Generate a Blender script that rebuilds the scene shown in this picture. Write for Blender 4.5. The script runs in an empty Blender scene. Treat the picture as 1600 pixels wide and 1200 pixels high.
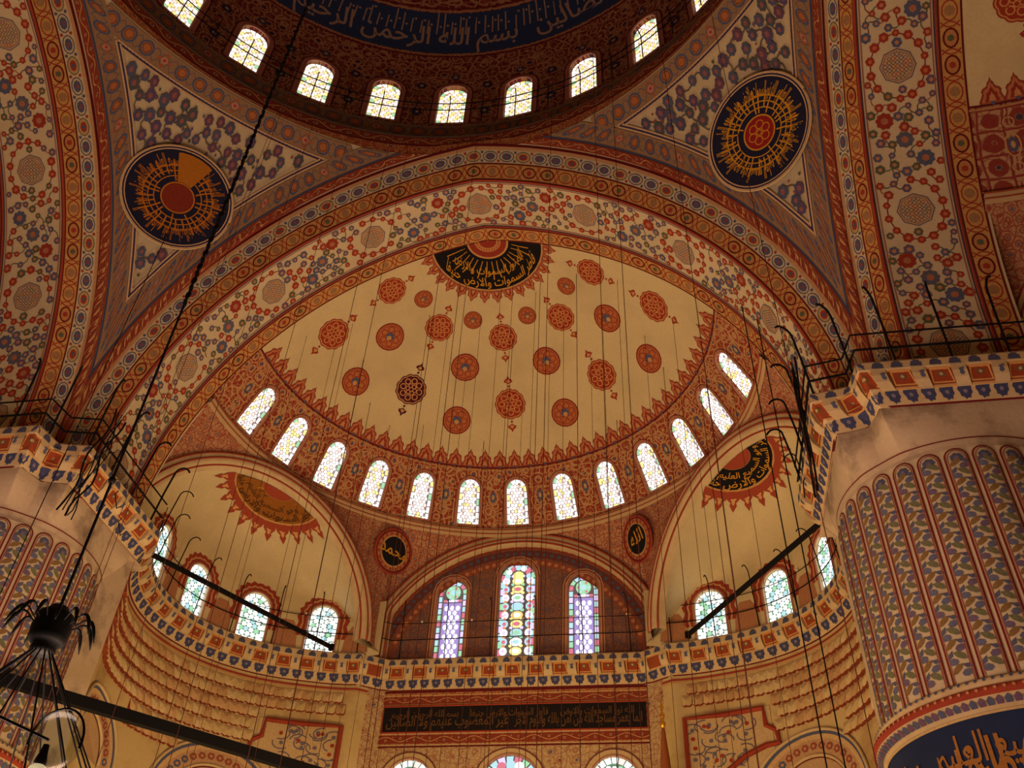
import bpy, math, random
import numpy as np
from mathutils import Vector, Matrix
random.seed(7)
SC = bpy.context.scene
COL = SC.collection
PI = math.pi
D2R = PI / 180.0

# ------------------------------------------------------------------ camera
CAMP = np.array([5.361, -6.696, 1.7])
YAW, PITCH, ROLL, FPX = -11.278 * D2R, 41.862 * D2R, 3.221 * D2R, 1426.13
fw = np.array([math.sin(YAW) * math.cos(PITCH), math.cos(YAW) * math.cos(PITCH), math.sin(PITCH)])
rt = np.array([math.cos(YAW), -math.sin(YAW), 0.0])
up = np.cross(rt, fw)
rt2 = rt * math.cos(ROLL) + up * math.sin(ROLL)
up2 = -rt * math.sin(ROLL) + up * math.cos(ROLL)
cam_d = bpy.data.cameras.new('camera')
cam = bpy.data.objects.new('camera', cam_d)
COL.objects.link(cam)
M = Matrix(((rt2[0], up2[0], -fw[0], CAMP[0]), (rt2[1], up2[1], -fw[1], CAMP[1]), (rt2[2], up2[2], -fw[2], CAMP[2]), (0, 0, 0, 1)))
cam.matrix_world = M
cam_d.sensor_width = 36.0
cam_d.lens = FPX * 36.0 / 1600.0
cam_d.clip_start = 0.1
cam_d.clip_end = 500
SC.camera = cam

# ------------------------------------------------------------------ world, lights, exposure
w = bpy.data.worlds.new('world')
SC.world = w
w.use_nodes = True
w.node_tree.nodes['Background'].inputs[0].default_value = (0.75, 0.82, 1.0, 1)
w.node_tree.nodes['Background'].inputs[1].default_value = 1.0
SC.view_settings.view_transform = 'Standard'
SC.view_settings.look = 'None'
SC.view_settings.exposure = 0.0
SC.view_settings.gamma = 1.0
SC.view_settings.use_curve_mapping = False
SC.cycles.use_denoising = True
SC.cycles.max_bounces = 4
SC.cycles.diffuse_bounces = 2
SC.cycles.glossy_bounces = 2
SC.cycles.transmission_bounces = 2
SC.cycles.sample_clamp_indirect = 4.0


def chandelier_light(name, loc, power, size, color):
    """the glow of a ring of lamps hanging low over the prayer floor, below the frame"""
    d = bpy.data.lights.new(name, 'AREA')
    d.shape = 'DISK'
    d.size = size
    d.energy = power
    d.color = color
    o = bpy.data.objects.new(name, d)
    COL.objects.link(o)
    o.location = loc
    o.rotation_euler = (PI, 0, 0)
    return o


WARM = (1.0, 0.66, 0.30)
DIM = (1.0, 0.63, 0.46)
chandelier_light('lamp_ring_qibla', (0, 15.5, 4.5), 960, 5.0, WARM)
chandelier_light('lamp_ring_centre', (0, 2.0, 1.75), 1850, 6.0, DIM)
chandelier_light('lamp_ring_east', (7.0, 1.0, 4.5), 560, 3.0, DIM)
chandelier_light('lamp_ring_west', (-8.0, 2.0, 4.5), 480, 3.0, DIM)
chandelier_light('lamp_ring_corner_west', (-7.5, 15.0, 5.0), 160, 3.0, WARM)
chandelier_light('lamp_ring_corner_east', (7.0, 16.0, 5.0), 150, 3.0, WARM)


# ------------------------------------------------------------------ materials
def lin(c):
    c = c / 255.0
    return c / 12.92 if c <= 0.04045 else ((c + 0.055) / 1.055) ** 2.4


def rgb(r, g, b):
    return (lin(r), lin(g), lin(b), 1.0)


CREAM = rgb(205, 186, 148)
PLASTER = rgb(212, 192, 142)
TAN = rgb(190, 158, 112)
OCHRE = rgb(196, 150, 84)
RED = rgb(160, 62, 44)
DRED = rgb(104, 26, 28)
BLUE = rgb(86, 92, 118)
DBLUE = rgb(38, 42, 74)
NAVY = rgb(24, 26, 50)
GREEN = rgb(92, 98, 72)
GOLD = rgb(206, 146, 40)
PINK = rgb(190, 130, 110)
BLACK = rgb(26, 24, 26)
WHITE = rgb(226, 214, 190)
BROWN = rgb(120, 74, 48)


class N:
    """tiny node writer"""

    def __init__(s, name):
        s.m = bpy.data.materials.new(name)
        s.m.use_nodes = True
        s.t = s.m.node_tree
        s.b = s.t.nodes['Principled BSDF']
        s.b.inputs['Roughness'].default_value = 0.85
        s.b.inputs['Specular IOR Level'].default_value = 0.15

    def n(s, typ, **kw):
        nd = s.t.nodes.new(typ)
        for k, v in kw.items():
            if k.startswith('i_'):
                key = k[2:]
                key = int(key) if key.isdigit() else key.replace('_', ' ')
                s.put(nd.inputs[key], v)
            else:
                setattr(nd, k, v)
        return nd

    def put(s, sock, v):
        if hasattr(v, 'is_output') or isinstance(v, bpy.types.NodeSocket):
            s.t.links.new(v, sock)
        else:
            sock.default_value = v

    def math(s, op, a, b=None, c=None, clamp=False):
        nd = s.t.nodes.new('ShaderNodeMath')
        nd.operation = op
        nd.use_clamp = clamp
        for i, v in enumerate((a, b, c)):
            if v is not None:
                s.put(nd.inputs[i], v)
        return nd.outputs[0]

    def mix(s, f, a, b, mode='MIX'):
        nd = s.t.nodes.new('ShaderNodeMix')
        nd.data_type = 'RGBA'
        nd.blend_type = mode
        s.put(nd.inputs[0], f)
        s.put(nd.inputs[6], a)
        s.put(nd.inputs[7], b)
        return nd.outputs[2]

    def noise(s, vec, scale, detail=3, rough=0.5):
        nd = s.n('ShaderNodeTexNoise')
        nd.inputs['Scale'].default_value = scale
        nd.inputs['Detail'].default_value = detail
        nd.inputs['Roughness'].default_value = rough
        if vec is not None:
            s.t.links.new(vec, nd.inputs['Vector'])
        return nd

    def vor(s, vec, scale, feature='F1', rnd=1.0):
        nd = s.n('ShaderNodeTexVoronoi')
        nd.feature = feature
        nd.inputs['Scale'].default_value = scale
        nd.inputs['Randomness'].default_value = rnd
        s.t.links.new(vec, nd.inputs['Vector'])
        return nd

    def step(s, x, edge, soft=0.02):
        """1 where x < edge"""
        nd = s.t.nodes.new('ShaderNodeMapRange')
        s.put(nd.inputs[0], x)
        nd.inputs[1].default_value = edge - soft
        nd.inputs[2].default_value = edge + soft
        nd.inputs[3].default_value = 1.0
        nd.inputs[4].default_value = 0.0
        return nd.outputs[0]

    def out(s, col, bump=None, strength=0.3, dist=0.02):
        s.put(s.b.inputs['Base Color'], col)
        if bump is not None:
            bp = s.n('ShaderNodeBump')
            bp.inputs['Strength'].default_value = strength
            bp.inputs['Distance'].default_value = dist
            s.t.links.new(bump, bp.inputs['Height'])
            s.t.links.new(bp.outputs[0], s.b.inputs['Normal'])
        return s.m


def pos(s):
    return s.n('ShaderNodeNewGeometry').outputs['Position']


def uvn(s):
    return s.n('ShaderNodeUVMap').outputs[0]


def mat_plaster(name, c, c2=None, scale=0.6, stain=0.25, fine=12.0):
    s = N(name)
    p = pos(s)
    n1 = s.noise(p, scale, 5, 0.6)
    n2 = s.noise(p, fine, 3, 0.6)
    c2 = c2 or tuple(x * 0.72 for x in c[:3]) + (1,)
    f = s.math('MULTIPLY', s.math('SUBTRACT', n1.outputs[0], 0.42, clamp=True), stain * 8, clamp=True)
    col = s.mix(f, c, c2)
    f2 = s.math('MULTIPLY', s.math('SUBTRACT', n2.outputs[0], 0.45, clamp=True), 1.6, clamp=True)
    col = s.mix(f2, col, tuple(x * 0.8 for x in c[:3]) + (1,))
    return s.out(col, n2.outputs[0], 0.25, 0.02)


def mat_stained(name, c, dark, scale=1.1):
    """plaster with old damp stains of their own shape"""
    s = N(name)
    p = pos(s)
    n1 = s.noise(p, scale, 6, 0.62)
    n2 = s.noise(p, 9, 4, 0.6)
    f = s.math('MULTIPLY', s.math('SUBTRACT', n1.outputs[0], 0.5, clamp=True), 5.0, clamp=True)
    col = s.mix(f, c, dark)
    col = s.mix(s.math('MULTIPLY', n2.outputs[0], 0.4), col, tuple(x * 0.6 for x in c[:3]) + (1,))
    return s.out(col, n2.outputs[0], 0.3, 0.03)


def mat_paint():
    s = N('painted_ornament_colours')
    a = s.n('ShaderNodeVertexColor')
    a.layer_name = 'Col'
    n2 = s.noise(pos(s), 16, 3, 0.6)
    f = s.math('MULTIPLY', s.math('SUBTRACT', n2.outputs[0], 0.4, clamp=True), 1.6, clamp=True)
    dk = s.mix(1.0, a.outputs[0], (0.62, 0.55, 0.5, 1), 'MULTIPLY')
    return s.out(s.mix(f, a.outputs[0], dk))


def mat_arabesque(name, ground, curl, core1, core2, scale=2.2, rnd=0.8, veins=0.055, ringw=0.06):
    """dense painted scrollwork: curls and buds on a ground"""
    s = N(name)
    uv = uvn(s)
    nz = s.noise(uv, scale * 0.9, 2, 0.5)
    off = s.n('ShaderNodeVectorMath', operation='SCALE')
    s.t.links.new(nz.outputs['Color'], off.inputs[0])
    off.inputs['Scale'].default_value = 0.22 / scale * 2
    add = s.n('ShaderNodeVectorMath', operation='ADD')
    s.t.links.new(uv, add.inputs[0])
    s.t.links.new(off.outputs[0], add.inputs[1])
    p = add.outputs[0]
    v = s.vor(p, scale, 'F1', rnd)
    e = s.vor(p, scale, 'DISTANCE_TO_EDGE', rnd)
    v2 = s.vor(p, scale * 2.7, 'F1', 1.0)
    e2 = s.vor(p, scale * 2.3, 'DISTANCE_TO_EDGE', 1.0)
    d = v.outputs['Distance']
    ring = s.step(s.math('ABSOLUTE', s.math('SUBTRACT', d, 0.30)), ringw, 0.02)
    vein = s.step(e.outputs['Distance'], veins, 0.015)
    vein2 = s.step(e2.outputs['Distance'], 0.07, 0.02)
    core = s.step(d, 0.17, 0.02)
    bud = s.step(v2.outputs['Distance'], 0.22, 0.03)
    sp = s.n('ShaderNodeSeparateColor')
    s.t.links.new(v.outputs['Color'], sp.inputs[0])
    pick = s.step(sp.outputs[0], 0.45, 0.01)
    col = s.mix(s.math('MULTIPLY', vein2, 0.55), ground, curl)
    col = s.mix(s.math('MULTIPLY', bud, 0.8), col, core2)
    col = s.mix(vein, col, curl)
    col = s.mix(ring, col, curl)
    col = s.mix(core, col, s.mix(pick, core1, core2))
    n2 = s.noise(pos(s), 8, 3, 0.6)
    col = s.mix(s.math('MULTIPLY', n2.outputs[0], 0.35), col, tuple(x * 0.55 for x in ground[:3]) + (1,))
    return s.out(col)


def mat_metal(name, c, rough=0.5):
    s = N(name)
    s.b.inputs['Roughness'].default_value = rough
    s.b.inputs['Metallic'].default_value = 0.0
    n2 = s.noise(pos(s), 20, 2)
    return s.out(s.mix(s.math('MULTIPLY', n2.outputs[0], 0.5), c, tuple(x * 0.5 for x in c[:3]) + (1,)))


def mat_glass(name, strength):
    """backlit stained glass, colour per pane"""
    s = N(name)
    a = s.n('ShaderNodeVertexColor')
    a.layer_name = 'Col'
    s.put(s.b.inputs['Base Color'], (0.02, 0.02, 0.02, 1))
    s.t.links.new(a.outputs[0], s.b.inputs['Emission Color'])
    s.b.inputs['Emission Strength'].default_value = strength
    return s.m


M_PLASTER = mat_plaster('semidome_plaster', PLASTER)
M_CREAM = mat_plaster('painted_cream_ground', CREAM)
M_TAN = mat_plaster('tan_border_ground', TAN)
M_STAIN = mat_stained('damp_stained_plaster', rgb(196, 172, 140), rgb(112, 92, 76), 0.9)
M_LOW = mat_stained('lower_wall_plaster', rgb(206, 180, 124), rgb(160, 120, 72), 0.6)
M_PAINT = mat_paint()
M_ARAB = mat_arabesque('red_window_zone_scrollwork', rgb(150, 56, 40), rgb(198, 156, 104), BLUE, rgb(170, 80, 50), 2.6)
M_ARABD = mat_arabesque('dark_red_dome_scrollwork', rgb(104, 30, 30), rgb(168, 120, 82), DBLUE, rgb(140, 60, 44), 2.0)
M_SPAN = mat_arabesque('spandrel_floral_painting', rgb(186, 140, 100), rgb(150, 66, 48), BLUE, rgb(120, 110, 100), 4.2)
M_MIH = mat_arabesque('qibla_wall_floral_painting', rgb(150, 100, 74), rgb(110, 86, 84), BLUE, rgb(150, 70, 50), 3.0, ringw=0.08)
M_REDBAND = mat_arabesque('red_floral_band', rgb(168, 66, 46), rgb(200, 150, 90), OCHRE, BLUE, 3.2)
M_FLORAL = mat_arabesque('cream_floral_panel', rgb(200, 172, 124), rgb(166, 110, 84), BLUE, rgb(150, 66, 50), 2.6, veins=0.03, ringw=0.04)
M_BORDER = mat_arabesque('green_grey_interlace_ground', rgb(158, 130, 92), rgb(110, 104, 96), rgb(176, 112, 66), rgb(118, 108, 96), 2.8)
M_TILE = mat_arabesque('star_panel_painting', rgb(190, 150, 110), rgb(136, 36, 36), DBLUE, rgb(136, 36, 36), 1.6, rnd=0.1, ringw=0.12)
M_BLUE = mat_plaster('deep_blue_inscription_ground', rgb(40, 52, 84), rgb(30, 36, 62))
M_BLACK = mat_plaster('black_inscription_ground', rgb(30, 26, 28), rgb(22, 20, 22))
M_IRON = mat_metal('dark_iron', rgb(16, 15, 17), 0.7)
M_WIRE = mat_metal('rusty_cable', rgb(84, 46, 36), 0.8)
M_GLASS = mat_glass('backlit_stained_glass', 1.3)
M_REDM = mat_plaster('red_painted_moulding', rgb(160, 66, 44), rgb(120, 44, 34))
M_COFFER = mat_plaster('rust_coffer_paint', rgb(150, 74, 40), rgb(110, 50, 30), 2.0)
M_CORN = mat_plaster('cream_cornice_paint', rgb(204, 178, 132), rgb(170, 140, 96), 2.0)
M_FLOOR = mat_plaster('red_carpet', rgb(120, 40, 34))
M_SHELL = mat_plaster('outer_plaster', rgb(170, 140, 100))


# ------------------------------------------------------------------ mesh building
class MB:
    def __init__(s):
        s.v, s.f, s.c, s.uv, s.nv = [], [], [], [], 0

    def add(s, verts, faces, col=None, uv=None):
        verts = np.asarray(verts, float).reshape(-1, 3)
        s.v.append(verts)
        b = s.nv
        for f in faces:
            s.f.append([i + b for i in f])
        s.nv += len(verts)
        s.c.append(np.tile(np.array(col if col is not None else (1, 1, 1, 1)), (len(verts), 1)))
        s.uv.append(np.asarray(uv, float).reshape(-1, 2) if uv is not None else verts[:, :2])

    def grid(s, P, uv=None, col=None, flip=False, closed=False):
        n, m = P.shape[:2]
        F = []
        for i in range(n - 1 + (1 if closed else 0)):
            i2 = (i + 1) % n
            for j in range(m - 1):
                q = [i * m + j, i2 * m + j, i2 * m + j + 1, i * m + j + 1]
                F.append(q[::-1] if flip else q)
        s.add(P.reshape(-1, 3), F, col, None if uv is None else uv.reshape(-1, 2))

    def box(s, c, size, axes=None, col=None):
        A = np.eye(3) if axes is None else np.asarray(axes, float)
        h = np.asarray(size, float) / 2
        V = [np.asarray(c) + A.T @ (h * np.array(k)) for k in ((-1, -1, -1), (1, -1, -1), (1, 1, -1), (-1, 1, -1), (-1, -1, 1), (1, -1, 1), (1, 1, 1), (-1, 1, 1))]
        s.add(V, [(0, 3, 2, 1), (4, 5, 6, 7), (0, 1, 5, 4), (1, 2, 6, 5), (2, 3, 7, 6), (3, 0, 4, 7)], col)

    def tube(s, path, r, n=6, col=None, cap=True):
        P = np.asarray(path, float)
        k = len(P)
        T = np.gradient(P, axis=0)
        T /= np.linalg.norm(T, axis=1)[:, None] + 1e-12
        ref = np.array([0, 0, 1.0]) if abs(T[0][2]) < 0.9 else np.array([1.0, 0, 0])
        rr = np.broadcast_to(np.asarray(r, float), (k,))
        R = np.zeros((k, n, 3))
        a = np.cross(T[0], ref)
        for i in range(k):
            a = a - T[i] * (a @ T[i])
            a /= np.linalg.norm(a) + 1e-12
            b = np.cross(T[i], a)
            for j in range(n):
                th = 2 * PI * j / n
                R[i, j] = P[i] + rr[i] * (a * math.cos(th) + b * math.sin(th))
        F = [[i * n + j, i * n + (j + 1) % n, (i + 1) * n + (j + 1) % n, (i + 1) * n + j] for i in range(k - 1) for j in range(n)]
        if cap:
            F.append(list(range(n))[::-1])
            F.append([(k - 1) * n + j for j in range(n)])
        s.add(R.reshape(-1, 3), F, col)

    def lathe(s, prof, c, n=24, col=None):
        """prof: (r, z) list about the vertical through c"""
        P = np.zeros((n, len(prof), 3))
        for i in range(n):
            a = 2 * PI * i / n
            for j, (r, z) in enumerate(prof):
                P[i, j] = (c[0] + r * math.cos(a), c[1] + r * math.sin(a), c[2] + z)
        s.grid(P, col=col, closed=True)

    def build(s, name, mat, parent=None, smooth=False, kind=None):
        me = bpy.data.meshes.new(name)
        if s.nv:
            V = np.concatenate(s.v)
            me.vertices.add(len(V))
            me.vertices.foreach_set('co', V.ravel())
            sizes = np.array([len(f) for f in s.f], dtype=np.int32)
            loops = np.fromiter((i for f in s.f for i in f), dtype=np.int32, count=int(sizes.sum()))
            me.loops.add(len(loops))
            me.loops.foreach_set('vertex_index', loops)
            me.polygons.add(len(sizes))
            me.polygons.foreach_set('loop_start', np.concatenate(([0], np.cumsum(sizes)[:-1])).astype(np.int32))
            me.polygons.foreach_set('use_smooth', np.full(len(sizes), smooth))
            me.update(calc_edges=True)
            at = me.color_attributes.new('Col', 'FLOAT_COLOR', 'POINT')
            at.data.foreach_set('color', np.concatenate(s.c).astype(np.float32).ravel())
            ul = me.uv_layers.new(name='UVMap')
            ul.data.foreach_set('uv', np.concatenate(s.uv)[loops].astype(np.float32).ravel())
            me.validate(clean_customdata=False)
        me.materials.append(mat)
        o = bpy.data.objects.new(name, me)
        COL.objects.link(o)
        if parent is not None:
            o.parent = parent
        if kind:
            o['kind'] = kind
        return o


def empty(name, loc=(0, 0, 0)):
    o = bpy.data.objects.new(name, None)
    COL.objects.link(o)
    o.location = loc
    return o


def tag(o, label=None, cat=None, group=None, kind=None):
    if label:
        o['label'] = label
    if cat:
        o['category'] = cat
    if group:
        o['group'] = group
    if kind:
        o['kind'] = kind
    return o


def rotk(k):
    a = -k * PI / 2
    return np.array([[math.cos(a), -math.sin(a), 0], [math.sin(a), math.cos(a), 0], [0, 0, 1]])


class Surf:
    """a parametric surface F(u,v)->xyz with a metric scale sc(u,v)->(metres per u, metres per v)"""

    def __init__(s, F, sc=None, flip=1, R=None):
        s.F0, s.flip, s.R = F, flip, R
        s.sc = sc or (lambda u, v: (1.0, 1.0))

    def F(s, u, v):
        P = s.F0(np.asarray(u, float), np.asarray(v, float))
        return P if s.R is None else P @ s.R.T

    def __call__(s, u, v, d=0.0):
        P = s.F(u, v)
        if np.any(d):
            e = 1e-3
            a = s.F(np.asarray(u) + e, v) - s.F(np.asarray(u) - e, v)
            b = s.F(u, np.asarray(v) + e) - s.F(u, np.asarray(v) - e)
            n = np.cross(a, b)
            n /= np.linalg.norm(n, axis=-1)[..., None] + 1e-12
            P = P + s.flip * np.asarray(d)[..., None] * n
        return P

    def patch(s, mb, u0, u1, v0, v1, nu, nv, d=0.0, col=None, uvs=(1, 1)):
        U, V = np.meshgrid(np.linspace(u0, u1, nu + 1), np.linspace(v0, v1, nv + 1), indexing='ij')
        mu, mv = s.sc((u0 + u1) / 2, (v0 + v1) / 2)
        mb.grid(s(U, V, d), np.stack([U * mu, V * mv], -1), col, flip=s.flip < 0)


class Paint:
    """thin painted shapes laid on a Surf; coordinates in metres about a point (u,v)"""

    def __init__(s, S, lift=0.0):
        s.S, s.mb = S, MB()
        if lift:
            s.S = Surf(lambda u, v: S(u, v, np.full(np.shape(u), lift)), S.sc, S.flip)

    def poly(s, u, v, pts, col, d=0.01, rot=0.0):
        pts = np.asarray(pts, float)
        if rot:
            c, q = math.cos(rot), math.sin(rot)
            pts = pts @ np.array([[c, q], [-q, c]])
        mu, mv = s.S.sc(u, v)
        n = len(pts)
        cu, cv = pts.mean(0)
        U = np.append(u + pts[:, 0] / mu, u + cu / mu)
        V = np.append(v + pts[:, 1] / mv, v + cv / mv)
        s.mb.add(s.S(U, V, np.full(n + 1, d)), [(i, (i + 1) % n, n) for i in range(n)], col)

    def ring(s, u, v, outer, inner, col, d=0.012, rot=0.0, closed=True):
        o, i_ = np.asarray(outer, float), np.asarray(inner, float)
        if rot:
            c, q = math.cos(rot), math.sin(rot)
            m = np.array([[c, q], [-q, c]])
            o, i_ = o @ m, i_ @ m
        mu, mv = s.S.sc(u, v)
        n = len(o)
        A = np.concatenate([o, i_])
        k = n if closed else n - 1
        s.mb.add(s.S(u + A[:, 0] / mu, v + A[:, 1] / mv, np.full(2 * n, d)), [(i, (i + 1) % n, n + (i + 1) % n, n + i) for i in range(k)], col)

    def disc(s, u, v, r, col, n=10, d=0.01, ry=None, rot=0.0):
        s.poly(u, v, ell(r, ry or r, n), col, d, rot)

    def circ(s, u, v, r, wd, col, n=16, d=0.012, ry=None, rot=0.0):
        ry = ry or r
        s.ring(u, v, ell(r, ry, n), ell(r - wd, ry - wd, n), col, d, rot)

    def stroke(s, pts, wd, col, d=0.012, closed=False):
        """pts in (u,v) surface coordinates"""
        P = np.asarray(pts, float)
        mu, mv = s.S.sc(P[:, 0].mean(), P[:, 1].mean())
        Q = P * np.array([mu, mv])
        T = np.gradient(Q, axis=0)
        T /= np.linalg.norm(T, axis=1)[:, None] + 1e-12
        Nn = np.stack([-T[:, 1], T[:, 0]], -1) * wd / 2
        A = (Q + Nn) / np.array([mu, mv])
        B = (Q - Nn) / np.array([mu, mv])
        n = len(P)
        X = np.concatenate([A, B])
        s.mb.add(s.S(X[:, 0], X[:, 1], np.full(2 * n, d)), [(i, i + 1, n + i + 1, n + i) for i in range(n - 1)], col)

    def band(s, u0, u1, v0, v1, n, col, d=0.008, m=1):
        U, V = np.meshgrid(np.linspace(u0, u1, n + 1), np.linspace(v0, v1, m + 1), indexing='ij')
        s.mb.grid(s.S(U, V, np.full(U.shape, d)), col=col)

    def rosette(s, u, v, r, col, core, n=8, rot=0.0, d=0.012):
        k = n * 2
        a = np.arange(k) * 2 * PI / k
        rr = np.where(np.arange(k) % 2 == 0, r, r * 0.84)
        s.poly(u, v, np.stack([rr * np.cos(a), rr * np.sin(a)], -1), col, d, rot)
        s.disc(u, v, r * 0.42, core, 6, d + 0.004)

    def text(s, string, fn, col, size=1.0, d=0.016):
        """fn: (N,2) text plane metres -> (u,v)"""
        V, F = text_mesh(string)
        if len(V):
            V = V * size
            U, W = fn(V)
            s.mb.add(s.S(U, W, np.full(len(V), d)), F, col)

    def build(s, name='painted_ornament', parent=None):
        return s.mb.build(name, M_PAINT, parent, kind='stuff' if parent is not None else None)


def ell(rx, ry, n):
    a = np.arange(n) * 2 * PI / n
    return np.stack([rx * np.cos(a), ry * np.sin(a)], -1)


# ------------------------------------------------------------------ arabic lettering (joined presentation forms)
_AR = {'ا': (0xFE8D, 2), 'أ': (0xFE83, 2), 'آ': (0xFE81, 2), 'ب': (0xFE8F, 4), 'ة': (0xFE93, 2), 'ت': (0xFE95, 4), 'ث': (0xFE99, 4), 'ج': (0xFE9D, 4), 'ح': (0xFEA1, 4), 'خ': (0xFEA5, 4), 'د': (0xFEA9, 2), 'ذ': (0xFEAB, 2), 'ر': (0xFEAD, 2), 'ز': (0xFEAF, 2), 'س': (0xFEB1, 4), 'ش': (0xFEB5, 4), 'ص': (0xFEB9, 4), 'ض': (0xFEBD, 4), 'ط': (0xFEC1, 4), 'ظ': (0xFEC5, 4), 'ع': (0xFEC9, 4), 'غ': (0xFECD, 4), 'ف': (0xFED1, 4), 'ق': (0xFED5, 4), 'ك': (0xFED9, 4), 'ل': (0xFEDD, 4), 'م': (0xFEE1, 4), 'ن': (0xFEE5, 4), 'ه': (0xFEE9, 4), 'و': (0xFEED, 2), 'ى': (0xFEEF, 2), 'ي': (0xFEF1, 4), 'ئ': (0xFE89, 4)}


def shape_arabic(t):
    out = []
    for word in t.split(' '):
        w = word.replace('لا', 'L')
        res = []
        for i, ch in enumerate(w):
            prev = w[i - 1] if i else None
            nxt = w[i + 1] if i + 1 < len(w) else None
            pj = prev in _AR and _AR[prev][1] == 4
            if ch == 'L':
                res.append(chr(0xFEFC if pj else 0xFEFB))
                continue
            if ch not in _AR:
                res.append(ch)
                continue
            base, forms = _AR[ch]
            nj = forms == 4 and (nxt in _AR or nxt == 'L')
            res.append(chr(base + (3 if pj and nj else 1 if pj else 2 if nj else 0)))
        out.append(''.join(res))
    return ' '.join(out)[::-1]


_TM = {}


def text_mesh(string):
    """flat lettering, width centred on x, baseline at 0, one unit high"""
    if string in _TM:
        return _TM[string]
    c = bpy.data.curves.new('lettering', 'FONT')
    c.body = shape_arabic(string)
    c.resolution_u = 2
    c.offset = 0.012
    o = bpy.data.objects.new('lettering', c)
    COL.objects.link(o)
    bpy.context.view_layer.update()
    dg = bpy.context.evaluated_depsgraph_get()
    ev = o.evaluated_get(dg)
    me = ev.to_mesh()
    V = np.array([v.co[:2] for v in me.vertices]) if len(me.vertices) else np.zeros((0, 2))
    F = [list(p.vertices) for p in me.polygons]
    ev.to_mesh_clear()
    bpy.data.objects.remove(o)
    bpy.data.curves.remove(c)
    if len(V):
        V[:, 0] -= (V[:, 0].min() + V[:, 0].max()) / 2
    _TM[string] = (V, F)
    return _TM[string]


# ------------------------------------------------------------------ ornament painters
def border(P, u0, u1, v0, v1, style, step=None, unit=1.0):
    """a painted border running along u between v0 and v1 (metric after sc)"""
    S = P.S
    mu, mv = S.sc((u0 + u1) / 2, (v0 + v1) / 2)
    L, H = abs(u1 - u0) * mu, abs(v1 - v0) * mv
    step = step or H * 1.25
    n = max(1, int(round(L / step)))
    vc = (v0 + v1) / 2
    du = (u1 - u0) / n
    nseg = n * 3
    if style == 'oval':
        P.band(u0, u1, v0, v1, nseg, OCHRE, 0.006, 5)
        for i in range(n):
            uc = u0 + (i + 0.5) * du
            k = i % 4
            if k < 2:
                P.disc(uc, vc, step * 0.36, rgb(186, 130, 76), 12, 0.010, H * 0.33)
                P.circ(uc, vc, step * 0.38, 0.05, DRED, 14, 0.014, H * 0.36)
                P.disc(uc, vc, step * 0.13, GREEN if k else RED, 6, 0.014)
            else:
                P.circ(uc, vc, step * 0.40, 0.04, RED, 10, 0.012, H * 0.38)
                P.disc(uc, vc, step * 0.2, rgb(160, 120, 80), 8, 0.010)
            for sgn in (-1, 1):
                t = np.linspace(-1, 1, 7)
                P.stroke(np.stack([uc + du * 0.5 + sgn * du * 0.10 * (1 - 2 * t * t), vc + t * (v1 - v0) * 0.42], -1), 0.035, RED, 0.014)
        for vv in (v0, v1):
            P.band(u0, u1, vv - 0.025 / mv, vv + 0.025 / mv, nseg, DRED, 0.016)
    elif style == 'blue':
        P.band(u0, u1, v0, v1, nseg, CREAM, 0.006, 5)
        for i in range(n):
            uc = u0 + (i + 0.5) * du
            if i % 3 == 2:
                P.disc(uc, vc, step * 0.42, TAN, 10, 0.009, H * 0.36)
                P.circ(uc, vc, step * 0.46, 0.03, GREEN, 12, 0.012, H * 0.42)
                P.disc(uc, vc, step * 0.27, RED, 8, 0.013, H * 0.24)
                P.disc(uc, vc, step * 0.1, BLUE, 6, 0.016)
            else:
                P.circ(uc, vc, step * 0.46, 0.035, BLUE, 12, 0.011, H * 0.42)
                P.disc(uc, vc, step * 0.30, BLUE, 8, 0.013, H * 0.27)
                P.disc(uc, vc, step * 0.12, rgb(130, 80, 90), 6, 0.016)
            for sg in (-1, 1):
                P.disc(uc + du * 0.5, vc + sg * (v1 - v0) * 0.33, step * 0.09, BLUE if i % 2 else RED, 5, 0.012)
    elif style == 'scroll':
        P.band(u0, u1, v0, v1, nseg, rgb(140, 60, 42), 0.006, 5)
        t = np.linspace(0, 1, n * 6 + 1)
        P.stroke(np.stack([u0 + (u1 - u0) * t, vc + (v1 - v0) * 0.28 * np.sin(t * n * PI)], -1), H * 0.10, rgb(196, 150, 96), 0.010)
        for i in range(n):
            uc = u0 + (i + 0.5) * du
            s_ = 1 if i % 2 else -1
            P.disc(uc, vc + s_ * (v1 - v0) * 0.12, H * 0.17, rgb(196, 150, 96), 6, 0.012)
            P.disc(uc, vc + s_ * (v1 - v0) * 0.12, H * 0.09, DBLUE, 5, 0.015)
            P.disc(uc + du * 0.5, vc - s_ * (v1 - v0) * 0.25, H * 0.08, rgb(196, 150, 96), 5, 0.012)
    elif style == 'circles':
        P.band(u0, u1, v0, v1, nseg, rgb(150, 118, 88), 0.006, 5)
        for i in range(n):
            uc = u0 + (i + 0.5) * du
            k = i % 4
            if k == 3:
                P.rosette(uc, vc, H * 0.20, PINK, RED, 6)
                for a in range(4):
                    P.disc(uc + H * 0.3 / mu * math.cos(a * PI / 2), vc + H * 0.3 / mv * math.sin(a * PI / 2), H * 0.10, rgb(170, 90, 56), 5, 0.010)
            else:
                P.circ(uc, vc, H * 0.40, 0.06, BLUE, 14, 0.010)
                P.disc(uc, vc, H * 0.28, rgb(176, 110, 66), 10, 0.010)
                P.circ(uc, vc, H * 0.25, 0.03, rgb(120, 70, 50), 10, 0.013)
            t = np.linspace(0, 1, 7)
            for sg in (-1, 1):
                P.stroke(np.stack([uc + du * t, vc + sg * (v1 - v0) * 0.40 * np.cos(t * PI * 2) * 0.9], -1), 0.035, rgb(112, 100, 104), 0.009)


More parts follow.
